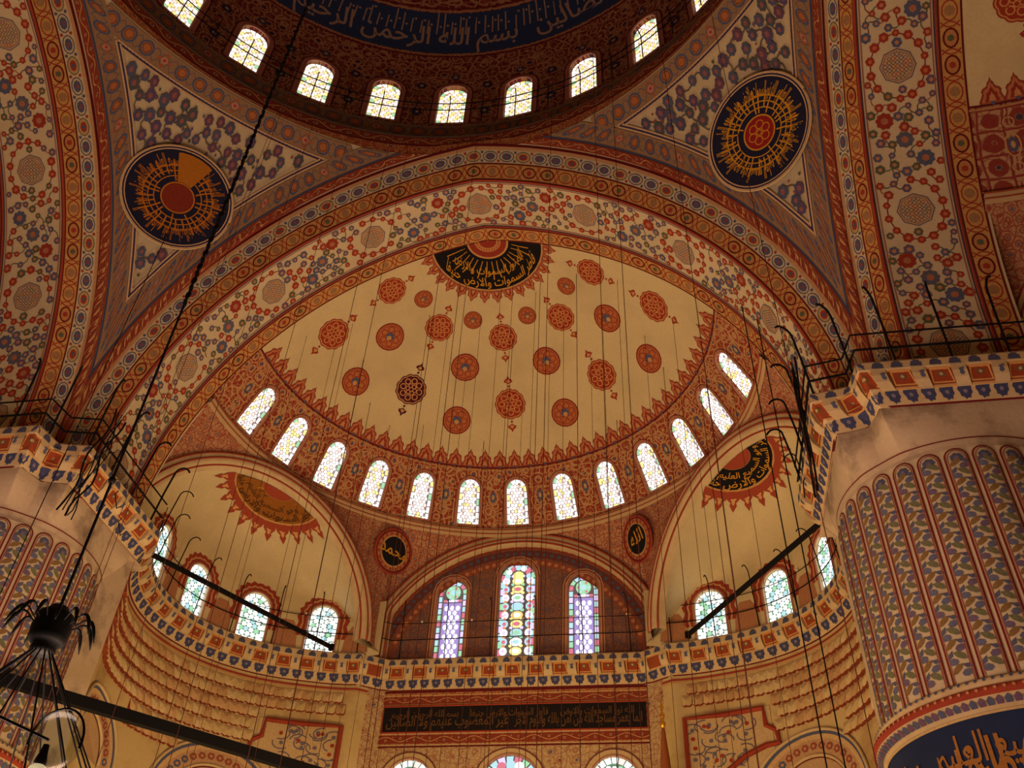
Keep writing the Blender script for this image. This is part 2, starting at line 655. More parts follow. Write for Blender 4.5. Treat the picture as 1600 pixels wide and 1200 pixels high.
def line(P, u0, u1, v, wd, col, n=60, d=0.018):
    mu, mv = P.S.sc((u0 + u1) / 2, v)
    P.band(u0, u1, v - wd / 2 / mv, v + wd / 2 / mv, n, col, d)


def scatter(rng, inside, bbox, dmin, tries=6000, blocked=()):
    pts = [(b[0], b[1]) for b in blocked]
    rad = [b[2] for b in blocked]
    nb = len(pts)
    cell = {}
    for k, (x, y) in enumerate(pts):
        pass
    out = []
    g = dmin
    grid = {}
    for _ in range(tries):
        x, y = rng.uniform(bbox[0], bbox[1]), rng.uniform(bbox[2], bbox[3])
        if not inside(x, y):
            continue
        if any((x - pts[k][0]) ** 2 + (y - pts[k][1]) ** 2 < (rad[k] + dmin * 0.5) ** 2 for k in range(nb)):
            continue
        i, j = int(x // g), int(y // g)
        ok = True
        for a in (-1, 0, 1):
            for b in (-1, 0, 1):
                for (px, py) in grid.get((i + a, j + b), ()):
                    if (x - px) ** 2 + (y - py) ** 2 < dmin * dmin:
                        ok = False
        if ok:
            grid.setdefault((i, j), []).append((x, y))
            out.append((x, y))
    return out


def stems(P, pts, maxd, col, sc=(1, 1), prob=0.7, rng=random, wd=0.03):
    g = maxd
    grid = {}
    for k, (x, y) in enumerate(pts):
        grid.setdefault((int(x // g), int(y // g)), []).append(k)
    for k, (x, y) in enumerate(pts):
        i, j = int(x // g), int(y // g)
        cand = []
        for a in (-1, 0, 1):
            for b in (-1, 0, 1):
                for q in grid.get((i + a, j + b), ()):
                    if q > k:
                        dd = math.hypot(pts[q][0] - x, pts[q][1] - y)
                        if dd < maxd:
                            cand.append((dd, q))
        cand.sort()
        for dd, q in cand[:2]:
            if rng.random() < prob:
                x2, y2 = pts[q]
                bx, by = -(y2 - y) * 0.25, (x2 - x) * 0.25
                t = np.linspace(0, 1, 5)
                P.stroke(np.stack([(x + (x2 - x) * t + bx * np.sin(t * PI)) / sc[0], (y + (y2 - y) * t + by * np.sin(t * PI)) / sc[1]], -1), wd, col, 0.009)


def octagon_medallion(P, u, v, r):
    P.poly(u, v, ell(r, r, 8), rgb(196, 164, 122), 0.012)
    P.ring(u, v, ell(r, r, 8), ell(r * 0.93, r * 0.93, 8), rgb(112, 104, 112), 0.016)
    P.ring(u, v, ell(r * 0.86, r * 0.86, 8), ell(r * 0.82, r * 0.82, 8), rgb(140, 92, 80), 0.016)
    rng = random.Random(int(u * 10) + 5)
    for i in range(-3, 4):
        for j in range(-3, 4):
            x, y = i * r * 0.22, j * r * 0.22
            if math.hypot(x, y) < r * 0.76:
                P.disc(u, v, 0.001, CREAM, 3)
                mu, mv = P.S.sc(u, v)
                P.circ(u + x / mu, v + y / mv, r * 0.12, r * 0.035, rng.choice([BLUE, RED, GREEN, BLUE]), 6, 0.016)


def lotus_crest(P, us, v, h, wd, up=1):
    """a row of pointed palmette merlons"""
    for u in us:
        o = np.array([(-0.55, 0), (-0.55, .10), (-0.46, .26), (-0.40, .40), (-0.44, .50), (-0.36, .62), (-0.24, .66), (-0.16, .74), (-0.14, .84), (-0.05, .92), (0, 1.06), (0.05, .92), (0.14, .84), (0.16, .74), (0.24, .66), (0.36, .62), (0.44, .50), (0.40, .40), (0.46, .26), (0.55, .10), (0.55, 0)]) * [wd, h * up]
        P.poly(u, v, o, rgb(150, 62, 46), 0.010)
        P.poly(u, v, o * [0.80, 0.84] + [0, 0.02 * up], rgb(190, 120, 76), 0.014)
        P.poly(u, v, o * [0.56, 0.62] + [0, 0.05 * h * up], rgb(150, 58, 44), 0.018)
        P.poly(u, v, o * [0.28, 0.36] + [0, 0.08 * h * up], rgb(200, 140, 88), 0.022)
        P.disc(u, v + 0.0, wd * 0.1, BLUE, 5, 0.02)


# ------------------------------------------------------------------ profiles of the vaults
def arc_prof(u, R, e, z0, z_end=None):
    """pointed arch by signed arc length u from the apex -> (x, z); below the springing it drops straight"""
    u = np.asarray(u, float)
    ta = math.acos(e / R)
    th = ta - np.abs(u) / R
    x = np.where(th > 0, -e + R * np.cos(th), R - e)
    z = np.where(th > 0, z0 + R * np.sin(th), z0 + R * th)
    return np.sign(u + 1e-15) * x, z


RA, EA, ZA = 12.968, 2.145, 16.485
RC, EC, ZC0 = 12.012, 1.964, 16.083
LA = RA * math.acos(EA / RA) + (ZA - 16.0)
LC = RC * math.acos(EC / RC) + (ZC0 - 16.0)
ZCOR = 16.03
YA, YC, YD, YE = 10.91, 11.46, 13.47, 14.10


def z_of_x_A(x):
    return ZA + np.sqrt(np.maximum(RA ** 2 - (np.minimum(np.abs(x), RA - EA - 1e-6) + EA) ** 2, 0))


# ------------------------------------------------------------------ windows
def arch_outline(w, h, n=14):
    """closed outline, centre of the sill at 0,0; round head"""
    r = w / 2
    a = np.linspace(0, PI, n)
    top = np.stack([r * np.cos(a), (h - r) + r * np.sin(a)], -1)
    return np.concatenate([[(-r, 0)], [(0, 0)], [(r, 0)], top[0:], ])


def ray_poly(c, d, poly):
    best = None
    n = len(poly)
    for i in range(n):
        p, q = poly[i], poly[(i + 1) % n]
        e = q - p
        den = d[0] * e[1] - d[1] * e[0]
        if abs(den) < 1e-12:
            continue
        w_ = p - c
        t = (w_[0] * e[1] - w_[1] * e[0]) / den
        s_ = (w_[0] * d[1] - w_[1] * d[0]) / den
        if t > 1e-9 and -1e-9 <= s_ <= 1 + 1e-9 and (best is None or t > best):
            best = t
    return c + d * (best or 0)


def wall_cell(mb, S, uc, vs, u0, u1, v0, v1, w, h, depth=0.4, nr=3):
    """one bay of wall round an arched opening: bay (u0..u1, v0..v1), opening w x h metres with its sill centre at (uc, vs)"""
    mu, mv = S.sc(uc, vs + h / 2)
    out = arch_outline(w, h) / np.array([mu, mv]) + np.array([uc, vs])
    c = np.array([uc, vs + h * 0.45 / mv])
    rect = np.array([(u0, v0), (u1, v0), (u1, v1), (u0, v1)])
    ang = set(np.linspace(-PI, PI, 41)[:-1])
    for p in list(rect) + list(out):
        ang.add(math.atan2((p[1] - c[1]) * mv, (p[0] - c[0]) * mu))
    ang = sorted(ang)
    I, O = [], []
    for a in ang:
        d = np.array([math.cos(a) / mu, math.sin(a) / mv])
        I.append(ray_poly(c, d, out))
        O.append(ray_poly(c, d, rect))
    I, O = np.array(I), np.array(O)
    n = len(I)
    t = np.linspace(0, 1, nr + 1)[None, :, None]
    G = I[:, None] * (1 - t) + O[:, None] * t
    mb.grid(S(G[..., 0], G[..., 1]), G * np.array([mu, mv]), closed=True, flip=S.flip < 0)
    # reveal
    X = np.stack([I, I], 1)
    dd = np.tile(np.array([0.0, -depth]), (n, 1))
    mb.grid(S(X[..., 0], X[..., 1], dd), X * np.array([mu, mv]), closed=True)
    return I


GW = (1.3, 1.25, 1.2, 1)
GP = (1.05, 0.72, 0.66, 1)
GY = (1.0, 0.78, 0.28, 1)
GG = (0.32, 0.62, 0.36, 1)
GB = (0.42, 0.66, 0.72, 1)
GR = (0.62, 0.16, 0.22, 1)
GL = (0.72, 0.58, 0.98, 1)
LEAD = (0.10, 0.07, 0.06, 1)


def inside_arch(x, y, w, h):
    r = w / 2
    if y < 0 or abs(x) > r:
        return False
    return y < h - r or x * x + (y - (h - r)) ** 2 < r * r


def outline_points(w, h, step):
    """points along sill, jambs and round head of an arched outline"""
    r = w / 2
    L = w + 2 * (h - r) + PI * r
    n = max(8, int(round(L / step)))
    res = []
    for i in range(n + 1):
        s_ = L * i / n
        if s_ < h - r:
            res.append((r, s_))
        elif s_ < h - r + PI * r:
            a = (s_ - (h - r)) / r
            res.append((r * math.cos(a), h - r + r * math.sin(a)))
        elif s_ < 2 * (h - r) + PI * r:
            res.append((-r, h - (s_ - PI * r - (h - r)) - r if False else (2 * (h - r) + PI * r - s_)))
        else:
            res.append((-r + (s_ - 2 * (h - r) - PI * r), 0))
    return res


def glazing(S, uc, vs, w, h, depth, style, rng, parent):
    """leaded stained glass: lead sheet, border panes and inner panes"""
    P = Paint(S)
    mu, mv = S.sc(uc, vs + h / 2)
    d = -depth * 0.85

    def quad(pts, col, dd=0.0):
        P.poly(uc, vs + 0 / mv, pts, col, d + dd)

    o = arch_outline(w + 0.06, h + 0.05)
    P.poly(uc, vs, o, {'dome': (0.36, 0.24, 0.08, 1), 'semi': (0.26, 0.19, 0.17, 1), 'ex': (0.10, 0.20, 0.12, 1)}.get(style, LEAD), d)
    bw = w * 0.15
    A, B = outline_points(w * 0.97, h * 0.99, 0.25 if style != 'rose' else 0.3), outline_points(w * 0.97 - 2 * bw, h * 0.99 - bw, 0.25)
    n = len(A) - 1
    # match the inner line to the outer by index
    rr = w * 0.97 / 2
    for i in range(n):
        qa = []
        for k, t in ((i, 0.08), (i + 1, -0.08)):
            p0, p1 = np.array(A[i]), np.array(A[i + 1])
            p = p0 + (p1 - p0) * (0.09 if k == i else 0.91)
            qa.append(p)
        ce = np.array([0, min(max(qa[0][1], bw), h - rr)])
        inn = []
        for p in qa:
            q = p.copy()
            if p[1] > h * 0.99 - rr:
                cc = np.array([0, h * 0.99 - rr])
                dv = p - cc
                q = cc + dv * (1 - (bw * 0.85) / max(np.linalg.norm(dv), 1e-6))
            elif p[1] < 1e-6:
                q = p + np.array([0, bw * 0.85])
            else:
                q = p - np.array([math.copysign(bw * 0.85, p[0]), 0])
            inn.append(q)
        if style == 'dome':
            c = [GW, GW, GG, GY][i % 4] if rng.random() > 0.2 else GW
        elif style == 'semi':
            c = [GW, GW, GW, GG, GW, GY][i % 6]
        elif style == 'ex':
            c = [GW, GW, GP, GW][i % 4]
        else:
            c = [GB, GG, GR, GB, GL][i % 5]
        quad([qa[0], qa[1], inn[1], inn[0]], c, 0.045)
    wi, hi = w * 0.97 - 2.3 * bw, h - 2.0 * bw
    y0 = bw * 1.1
    if style in ('dome', 'semi', 'ex'):
        a = {'dome': 0.092, 'semi': 0.074, 'ex': 0.10}[style]
        j = 0
        y = y0 + a * 0.6
        while y < y0 + hi:
            x = -wi / 2 - (a if j % 2 else 0)
            i = 0
            while x < wi / 2 + a:
                if inside_arch(x, y - y0, wi * 1.06, hi * 0.99):
                    k = (i + 2 * j) % 3
                    if style == 'ex':
                        c = [GW, GW, GB][k] if rng.random() > 0.35 else [GW, GG, GW][(k + j) % 3]
                    elif style == 'semi':
                        c = [GW, GP, GW][k] if rng.random() > 0.12 else GY
                    else:
                        c = [GW, GY, GP][k]
                    P.poly(uc, vs, ell(a * (0.98 if k == 0 else 0.90), a * (0.98 if k == 0 else 0.90), 6) + [x, y], c, d + 0.045, 0)
                x += a * 1.9
                i += 1
            y += a * 1.62
            j += 1
    elif style == 'side':      # violet field of ovals under a green head
        a = w * 0.085
        P.poly(uc, vs, np.array([(-wi / 2, y0), (wi / 2, y0), (wi / 2, hi * 0.80), (-wi / 2, hi * 0.80)]), (0.34, 0.24, 0.55, 1), d + 0.041)
        j = 0
        y = y0 + a
        while y < hi * 0.78:
            for i in range(-3, 4):
                x = i * a * 2.3 + (a * 1.15 if j % 2 else 0)
                if abs(x) < wi / 2 - a * 0.6:
                    P.poly(uc, vs, ell(a * 0.85, a * 1.15, 8) + [x, y], GW, d + 0.047)
            y += a * 2.05
            j += 1
        yb = hi * 0.83
        for k in range(5):
            P.poly(uc, vs, np.array([(-a * 0.8, -a * .5), (a * .8, -a * .5), (a * .8, a * .5), (-a * .8, a * .5)]) + [(k - 2) * wi / 5, yb], [GR, GL, GW, GL, GR][k], d + 0.047)
        r0 = wi * 0.45
        cy = h - 2.0 * bw - r0 * 0.55
        P.poly(uc, vs, ell(r0 * 0.92, r0 * 0.95, 14) + [0, cy], GG, d + 0.043)
        P.poly(uc, vs, ell(r0 * 0.40, r0 * 0.40, 8) + [0, cy], GB, d + 0.049)
        for k in range(6):
            P.poly(uc, vs, ell(r0 * 0.15, r0 * 0.2, 6) + [r0 * 0.66 * math.cos(k * PI / 3), cy + r0 * 0.66 * math.sin(k * PI / 3)], GR if k % 2 else GB, d + 0.049)
    elif style == 'rose':      # the tall middle window: large lobed panes, gold and blue, ovals down both sides
        m = 9
        for j in range(m):
            y = y0 + (j + 0.5) * (hi - w * 0.3) / m
            for sg in (-1, 1):
                x = sg * w * 0.335
                P.poly(uc, vs, ell(w * 0.105, (hi / m) * 0.40, 12) + [x, y], GB if j % 2 else GW, d + 0.045)
                P.poly(uc, vs, ell(w * 0.055, (hi / m) * 0.20, 8) + [x, y], GR if j % 2 else GL, d + 0.051)
                P.poly(uc, vs, ell(w * 0.045, w * 0.045, 6) + [x, y + hi / m * 0.5], (0.8, 0.25, 0.1, 1), d + 0.051)
            c = [GY, GW, GB, GY, (1.0, .6, .2, 1), GB, GW, GY, GY][j % 9]
            P.poly(uc, vs, ell(w * 0.17, hi / m * 0.42, 10) + [0, y], c, d + 0.045)
            P.poly(uc, vs, ell(w * 0.10, hi / m * 0.22, 8) + [0, y], [GW, GB, GG, GR][j % 4], d + 0.051)
            for sg in (-1, 1):
                P.poly(uc, vs, ell(w * 0.06, hi / m * 0.16, 6) + [sg * w * 0.14, y + hi / m * 0.5], [GY, GG, GL][j % 3], d + 0.049)
        cy = h - w * 0.42
        for k in range(7):
            a_ = k * PI / 6
            P.poly(uc, vs, ell(w * 0.085, w * 0.085, 8) + [w * 0.30 * math.cos(a_), cy + w * 0.26 * math.sin(a_)], [GB, GR, GW][k % 3], d + 0.053)
        P.poly(uc, vs, ell(w * 0.16, w * 0.14, 10) + [0, cy + 0.02], GY, d + 0.051)
    return P.mb.build('stained_glass', M_GLASS, parent, kind='stuff')


def window_frame(P, uc, vs, w, h, bw, col, col2=None):
    """painted plaster architrave round the opening"""
    o, i_ = outline_points(w + 2 * bw, h + bw, 0.2), None
    r = w / 2
    A, B = [], []
    for a in np.linspace(0, 1, 26):
        s_ = a * (2 * (h - r) + PI * (r))
        if s_ < h - r:
            A.append((r + bw, s_)); B.append((r, s_))
        elif s_ < h - r + PI * r:
            t = (s_ - (h - r)) / r
            A.append(((r + bw) * math.cos(t), h - r + (r + bw) * math.sin(t))); B.append((r * math.cos(t), h - r + r * math.sin(t)))
        else:
            y = 2 * (h - r) + PI * r - s_
            A.append((-r - bw, y)); B.append((-r, y))
    P.ring(uc, vs, A, B, col, 0.022, closed=False)
    if col2:
        A2 = [(x * (r + bw * 1.25) / (r + bw), y if y < h - r else (h - r) + (y - (h - r)) * (r + bw * 1.25) / (r + bw)) for x, y in A]
        P.ring(uc, vs, A2, A, col2, 0.024, closed=False)


WIN_N = [0]


def window(S, uc, vs, w, h, depth, style, label, where, rng):
    WIN_N[0] += 1
    o = empty('window_%d' % WIN_N[0])
    tag(o, label, None, where, 'structure')
    glazing(S, uc, vs, w, h, depth, style, rng, o)
    # raised jamb moulding
    P = MB()
    pts = outline_points(w + 0.04, h + 0.02, 0.18)
    mu, mv = S.sc(uc, vs + h / 2)
    A = np.array(pts)
    X = S(uc + A[:, 0] / mu, vs + A[:, 1] / mv, np.full(len(A), 0.02))
    P.tube(X, 0.035, 5)
    P.build('window_frame', M_FRAME, o)
    return o


M_FRAME = mat_plaster('pinkish_window_moulding', rgb(178, 124, 100))

# pre-shape every inscription once, while the scene is still small
T_BISM = 'بسم الله الرحمن الرحيم'
T_NUR = 'الله نور السموات والارض'
T_DAL = 'غير المغضوب عليهم ولا الضالين'
T_ALLAH, T_MUH = 'الله', 'محمد'
T_PANEL = 'انما يعمر مساجد الله من امن بالله واليوم الاخر'
T_SEMI = 'فاطر السموات والارض حنيفا'
T_RING = 'وهو السميع العليم'
for t_ in (T_BISM, T_NUR, T_DAL, T_ALLAH, T_MUH, T_PANEL, T_SEMI, T_RING):
    text_mesh(t_)


def mk(F, sc=None, R=None, at=(0, 0.5), ref=(0, 6.0, 12.0)):
    """Surf whose offsets point towards ref (in the hall)"""
    S = Surf(F, sc, 1, R)
    P0 = S(np.array([at[0]]), np.array([at[1]]))[0]
    P1 = S(np.array([at[0]]), np.array([at[1]]), np.array([0.1]))[0]
    rf = np.array(ref, float)
    if R is not None:
        rf = rf @ R.T
    if np.linalg.norm(P1 - rf) > np.linalg.norm(P0 - rf):
        S.flip = -1
    return S


YS = 14.10
TH0 = math.asin((21.376 - ZC0) / RC)
MMAX = (math.acos(EC / RC) - TH0) * RC


def sd_rz(m):
    th = TH0 + np.asarray(m) / RC
    return np.maximum(-EC + RC * np.cos(th), 0.0), ZC0 + RC * np.sin(th)


def F_sd(u, v):
    r, z = sd_rz(v)
    a = u * D2R
    return np.stack([r * np.sin(a), YS + r * np.cos(a), z + 0 * u], -1)


def sc_sd(u, v):
    r = float(sd_rz(v)[0])
    return max(r, 0.3) * D2R, 1.0


NA53, DA53 = 53 * D2R, 8.5
N53 = np.array([math.sin(NA53), math.cos(NA53)])
T53 = np.array([math.cos(NA53), -math.sin(NA53)])


def ex_plane(s_, z, d=DA53, sx=1):
    s_ = np.asarray(s_, float)
    x = d * N53[0] + s_ * T53[0]
    y = YS + d * N53[1] + s_ * T53[1]
    return np.stack([sx * x, y, z + 0 * s_], -1)


def ex_outer(t, off=0.0):
    """t 0..1 along the exedra arch from the qibla corner to the pillar; off widens it"""
    a = PI * (1 - np.asarray(t, float))
    return 1.75 + (4.95 - off) * np.cos(a), 16.0 + (4.85 - off) * np.sin(a)


XE, YEX, RE = 5.977, 17.635, 4.62
TH_A, TH_B = -15.0, 132.0


def ex_R(th):
    th = np.asarray(th, float)
    a = np.clip((th - 100) / 32, 0, 1)
    b = np.clip((20 - th) / 35, 0, 1)
    return RE + 0.75 * a * a * (3 - 2 * a) + 0.35 * b * b * (3 - 2 * b)


def F_exw(sx, dr=0.0):
    def F(u, v):
        r = ex_R(u) + dr
        a = u * D2R
        return np.stack([sx * (XE + r * np.sin(a)), YEX + r * np.cos(a), v + 0 * u], -1)
    return F


Z_EXV = 18.0


def F_exv(sx):
    W = F_exw(sx)

    def F(u, v):
        t = (u - TH_A) / (TH_B - TH_A)
        s_, z = ex_outer(np.clip(t, 0, 1), 0.55)
        G = ex_plane(s_, z, DA53 + 0.25, sx)
        zs = np.minimum(Z_EXV, z - 0.02)
        B = W(u, zs)
        k = v * PI / 2
        P = B * np.cos(k)[..., None] + G * (1 - np.cos(k))[..., None]
        P[..., 2] = zs + (G[..., 2] - zs) * np.sin(k)
        return P
    return F


LABELS = []


def build_side(k, level):
    """one of the four sides of the hall: great arch, semidome and what is under it. level 2 full, 1 reduced, 0 shell"""
    R = rotk(k)
    side = ['north', 'east', 'south', 'west'][k]
    arch = tag(empty('arch_%s' % side), {0: 'great pointed arch with broad floral soffit framing the central semidome', 1: 'great arch with floral soffit rising over the right-hand fluted pillar', 3: 'great arch with floral soffit at the left edge beside the gold-smeared roundel', 2: 'great arch behind the viewer'}[k], 'arch', None, 'structure')

    def FA(u, v):
        xa, za = arc_prof(u, RA, EA, ZA)
        xc, zc = arc_prof(u * LC / LA, RC, EC, ZC0)
        return np.stack([xa * (1 - v) + xc * v, YA + (YC - YA) * v, za * (1 - v) + zc * v], -1)
    S1 = mk(FA, lambda u, v: (1.0, 1.25), R, (3, .5))
    mb = MB()
    S1.patch(mb, -LA, LA, 0, 1, 120, 4)
    mb.build('arch_face', M_CREAM, arch, True)

    def FS(u, v):
        x, z = arc_prof(u, RC, EC, ZC0)
        return np.stack([x, YC + v, z], -1)
    S2 = mk(FS, None, R, (3, .5))
    mb = MB()
    S2.patch(mb, -LC, LC, 0, YE - YC + 0.1, 120, 5)
    mb.build('arch_soffit', M_CREAM, arch, True)
    if level == 0:
        mb = MB()
        Ssd = mk(F_sd, sc_sd, R, (10, 4), (0, 8, 16))
        Ssd.patch(mb, -90, 90, -6, MMAX, 60, 24)
        ob = mb.build('semidome_%s' % side, M_PLASTER)
        tag(ob, 'plain plastered semidome of the %s side out of view' % side, 'semidome', None, 'structure')
        if k == 2:
            return
    # painted bands on the face and soffit
    rng = random.Random(11 + k)
    P = Paint(S1)
    line(P, -LA, LA, 0.02, 0.09, rgb(100, 22, 24), 160)
    P.band(-LA, LA, 0.05, 0.14, 160, rgb(196, 150, 106), 0.010)
    border(P, -LA + 0.3, LA - 0.3, 0.15, 0.52, 'blue', 0.62)
    P.build('painted_flower_band', arch)
    P = Paint(S1)
    border(P, -LA + 0.3, LA - 0.3, 0.54, 0.97, 'oval', 0.72)
    P.build('painted_oval_band', arch)
    P = Paint(S2)
    W = YD - YC
    line(P, -LC, LC, 0.05, 0.04, rgb(80, 66, 80), 160)
    line(P, -LC, LC, 0.12, 0.03, rgb(150, 100, 84), 160)
    line(P, -LC, LC, W - 0.05, 0.04, rgb(80, 66, 80), 160)
    line(P, -LC, LC, W - 0.12, 0.03, rgb(150, 100, 84), 160)
    meds = [i * 3.95 for i in range(-4, 5)]
    blocked = []
    for um in meds:
        octagon_medallion(P, um, W / 2, 0.47)
        blocked.append((um, W / 2, 0.47))
        for i in range(14):
            a = i * 2 * PI / 14
            x, y = um + 0.86 * math.cos(a), W / 2 + 0.70 * math.sin(a)
            if 0.22 < y < W - 0.22 and rng.random() < 0.93:
                r_ = rng.uniform(0.10, 0.15)
                P.rosette(x, y, r_, rgb(158, 58, 40) if rng.random() < .9 else GREEN, rgb(190, 110, 70), 6, rng.random())
                blocked.append((x, y, r_ * 0.9))
                a2 = (i + 1) * 2 * PI / 14
                x2, y2 = um + 0.86 * math.cos(a2), W / 2 + 0.70 * math.sin(a2)
                if 0.2 < y2 < W - 0.2:
                    P.stroke([(x, y), ((x + x2) / 2, (y + y2) / 2), (x2, y2)], 0.03, rgb(120, 50, 40), 0.009)
    for i in range(-5, 4):    # big chrysanthemums between the medallions
        ub = (i + 0.5) * 3.95 + 0.0
        for dx, dy, c in ((-0.55, 0.45, BLUE), (0.55, -0.45, rgb(150, 56, 40)), (0.0, 0.0, rgb(96, 96, 110))):
            P.rosette(ub + dx, W / 2 + dy, 0.24, c, rgb(170, 110, 80), 9, rng.random(), 0.013)
            blocked.append((ub + dx, W / 2 + dy, 0.2))
    pts = scatter(rng, lambda x, y: True, (-LC + 0.2, LC - 0.2, 0.20, W - 0.20), 0.255, 16000, blocked)
    for x, y in pts:
        red = (math.sin(x * 2.1 + y * 3) + rng.uniform(-0.8, 0.8)) > 0.5
        P.rosette(x, y, rng.uniform(0.09, 0.15), (rgb(158, 60, 42) if red else rng.choice([BLUE, rgb(96, 96, 118), GREEN, rgb(104, 88, 108)])), rgb(186, 130, 96), 6, rng.random())
    stems(P, pts, 0.45, GREEN, rng=rng)
    stems(P, pts, 0.38, rgb(150, 80, 60), rng=rng, wd=0.025)
    P.build('painted_flowers', arch)
    P = Paint(S2)
    border(P, -LC + 0.2, LC - 0.2, W + 0.06, YE - YC, 'oval', 0.70)
    P.build('painted_inner_band', arch)
    mb = MB()
    for v_, r_ in ((0.0, 0.045), (W, 0.03)):
        uu = np.linspace(-LC, LC, 140)
        mb.tube(S2(uu, np.full(140, v_), np.full(140, 0.01)), r_, 5)
    mb.build('arch_edge_moulding', M_REDM, arch, True)
    if level:
        xs = np.linspace(-1.5, 1.5, 13)
        G = np.array([[(x, YA - 0.005, z_of_x_A(x) - 0.02), (x, math.sqrt(121 - x * x) - 0.0 if abs(x) > 1.4 else YA - 0.005, 29.45)] for x in xs], float) @ R.T
        mb = MB()
        mb.grid(G, np.stack([np.repeat(xs[:, None], 2, 1), G[..., 2]], -1))
        mb.build('crown_band', M_REDBAND, arch)
    if level == 0:
        return

    # ---------------- semidome
    dome = tag(empty('semidome_%s' % side), 'cream semidome dotted with red medallions above a ring of windows' if k == 0 else 'cream semidome slice with blue-edged crest at the top right', 'semidome', None, 'structure')
    S = mk(F_sd, sc_sd, R, (10, 4), (0, 8, 16))
    mb = MB()
    S.patch(mb, -90, 90, 2.24, MMAX, 90, 40)
    mb.build('vault', M_PLASTER, dome, True)
    mb = MB()
    pitch = 360 / 28.0
    for i in range(-6, 7):
        wall_cell(mb, S, pitch * i, -0.05, pitch * (i - .5), pitch * (i + .5), -0.25, 2.24, 0.86, 1.80, 0.45)
    for a, b in ((-90, -pitch * 6.5), (pitch * 6.5, 90)):
        S.patch(mb, a, b, -0.25, 2.24, 3, 6)
    mb.build('window_zone', M_ARAB if k == 0 else M_TILE, dome)
    P = Paint(S)
    for i in range(-6, 7):
        window_frame(P, pitch * i, -0.05, 0.86, 1.80, 0.11, rgb(186, 128, 96), rgb(120, 40, 34))
    line(P, -90, 90, 2.20, 0.06, DRED, 90)
    line(P, -90, 90, 2.11, 0.05, rgb(190, 140, 90), 90)
    for i in range(-7, 8):
        if abs(i) < 7:
            pass
    for i in range(-7, 7):   # blue-centred cartouches between the windows
        uc = pitch * (i + .5)
        P.circ(uc, 1.05, 0.20, 0.04, rgb(198, 156, 104), 12, 0.014, 0.34)
        P.disc(uc, 1.05, 0.12, BLUE, 8, 0.014, 0.22)
        P.disc(uc, 1.05, 0.06, rgb(198, 156, 104), 6, 0.018, 0.11)
        for sg in (-1, 1):
            P.circ(uc, 1.05 + sg * 0.62, 0.15, 0.035, rgb(198, 156, 104), 10, 0.014)
    lotus_crest(P, [a * 4.5 for a in range(-19, 20)], 2.24, 0.66, 0.58)
    P.build('painted_crest_and_frames', dome)
    rng = random.Random(3)
    P = Paint(S)

    def round_motif(u, v, r):
        P.disc(u, v, r, rgb(186, 110, 64), 18, 0.010)
        P.circ(u, v, r, r * 0.10, rgb(140, 50, 36), 18, 0.013)
        P.circ(u, v, r * 0.82, r * 0.06, rgb(150, 60, 40), 16, 0.013)
        mu, mv = S.sc(u, v)
        for q in range(6):
            a = q * PI / 3
            P.circ(u + r * 0.5 * math.cos(a) / mu, v + r * 0.5 * math.sin(a) / mv, r * 0.24, r * 0.06, rgb(140, 50, 36), 9, 0.015)
        P.disc(u, v, r * 0.30, BLUE if r > 0.4 else rgb(120, 100, 100), 8, 0.017)
        P.disc(u, v - r * 0.12 / mv, r * 0.18, rgb(200, 150, 90), 6, 0.020)

    def star_motif(u, v, r, dark=False):
        n = 12
        a = np.arange(n * 4) * 2 * PI / (n * 4)
        rr = r * (0.93 + 0.07 * np.abs(np.cos(a * n / 2)))
        o = np.stack([rr * np.cos(a), rr * np.sin(a)], -1)
        c1 = rgb(78, 28, 40) if dark else rgb(158, 58, 36)
        P.poly(u, v, o, c1, 0.010)
        P.ring(u, v, o * 0.93, o * 0.87, rgb(206, 150, 92), 0.014)
        mu, mv = S.sc(u, v)
        for q in range(8):
            b = q * PI / 4
            P.circ(u + r * 0.55 * math.cos(b) / mu, v + r * 0.55 * math.sin(b) / mv, r * 0.20, r * 0.06, rgb(210, 150, 90), 9, 0.015)
        for q in range(6):
            b = q * PI / 3
            P.circ(u + r * 0.24 * math.cos(b) / mu, v + r * 0.24 * math.sin(b) / mv, r * 0.15, r * 0.05, rgb(210, 150, 90), 8, 0.017)
        for sg in (-1, 1):
            P.disc(u, v + sg * r * 1.14 / mv, r * 0.08, c1, 6, 0.010)
            t = np.array([(-.30, .0), (-.22, .16), (-.10, .22), (0, .42), (.10, .22), (.22, .16), (.30, 0), (.12, -.08), (0, -.16), (-.12, -.08)]) * r * [1, sg] * 0.95
            P.poly(u, v + sg * r * 1.42 / mv, t, c1, 0.010)
            P.poly(u, v + sg * r * 1.42 / mv, t * 0.5, rgb(206, 150, 92), 0.014)
    for sgn in (-3, -1, 1, 3):
        round_motif(19.3 * sgn, 3.99, 0.56)
        round_motif(19.3 * sgn, 6.13, 0.56)
        round_motif(19.3 * sgn, 8.06, 0.36)
    for q in (-2, -1, 0, 1, 2):
        star_motif(38.4 * q, 4.72, 0.62, q == -1)
        star_motif(38.4 * q, 7.40, 0.56)
    P.build('painted_medallions', dome)
    # inscription round the crown of the semidome
    ins = tag(empty('inscription_roundel'), 'black half roundel of gold calligraphy at the crown of the central semidome' if k == 0 else 'black half roundel at the crown of the right-hand semidome', 'inscription')
    P = Paint(S)
    P.band(-90, 90, 9.35, 10.65, 48, rgb(24, 22, 26), 0.012, 6)
    P.build('black_ground', ins)
    P = Paint(S)
    P.band(-90, 90, 10.65, MMAX - 0.05, 40, rgb(150, 56, 40), 0.014, 3)
    for q in range(13):
        P.circ(-84 + q * 14, 11.0, 0.09, 0.03, rgb(206, 150, 90), 7, 0.018)
    line(P, -90, 90, 10.67, 0.07, rgb(200, 150, 90), 50, 0.02)
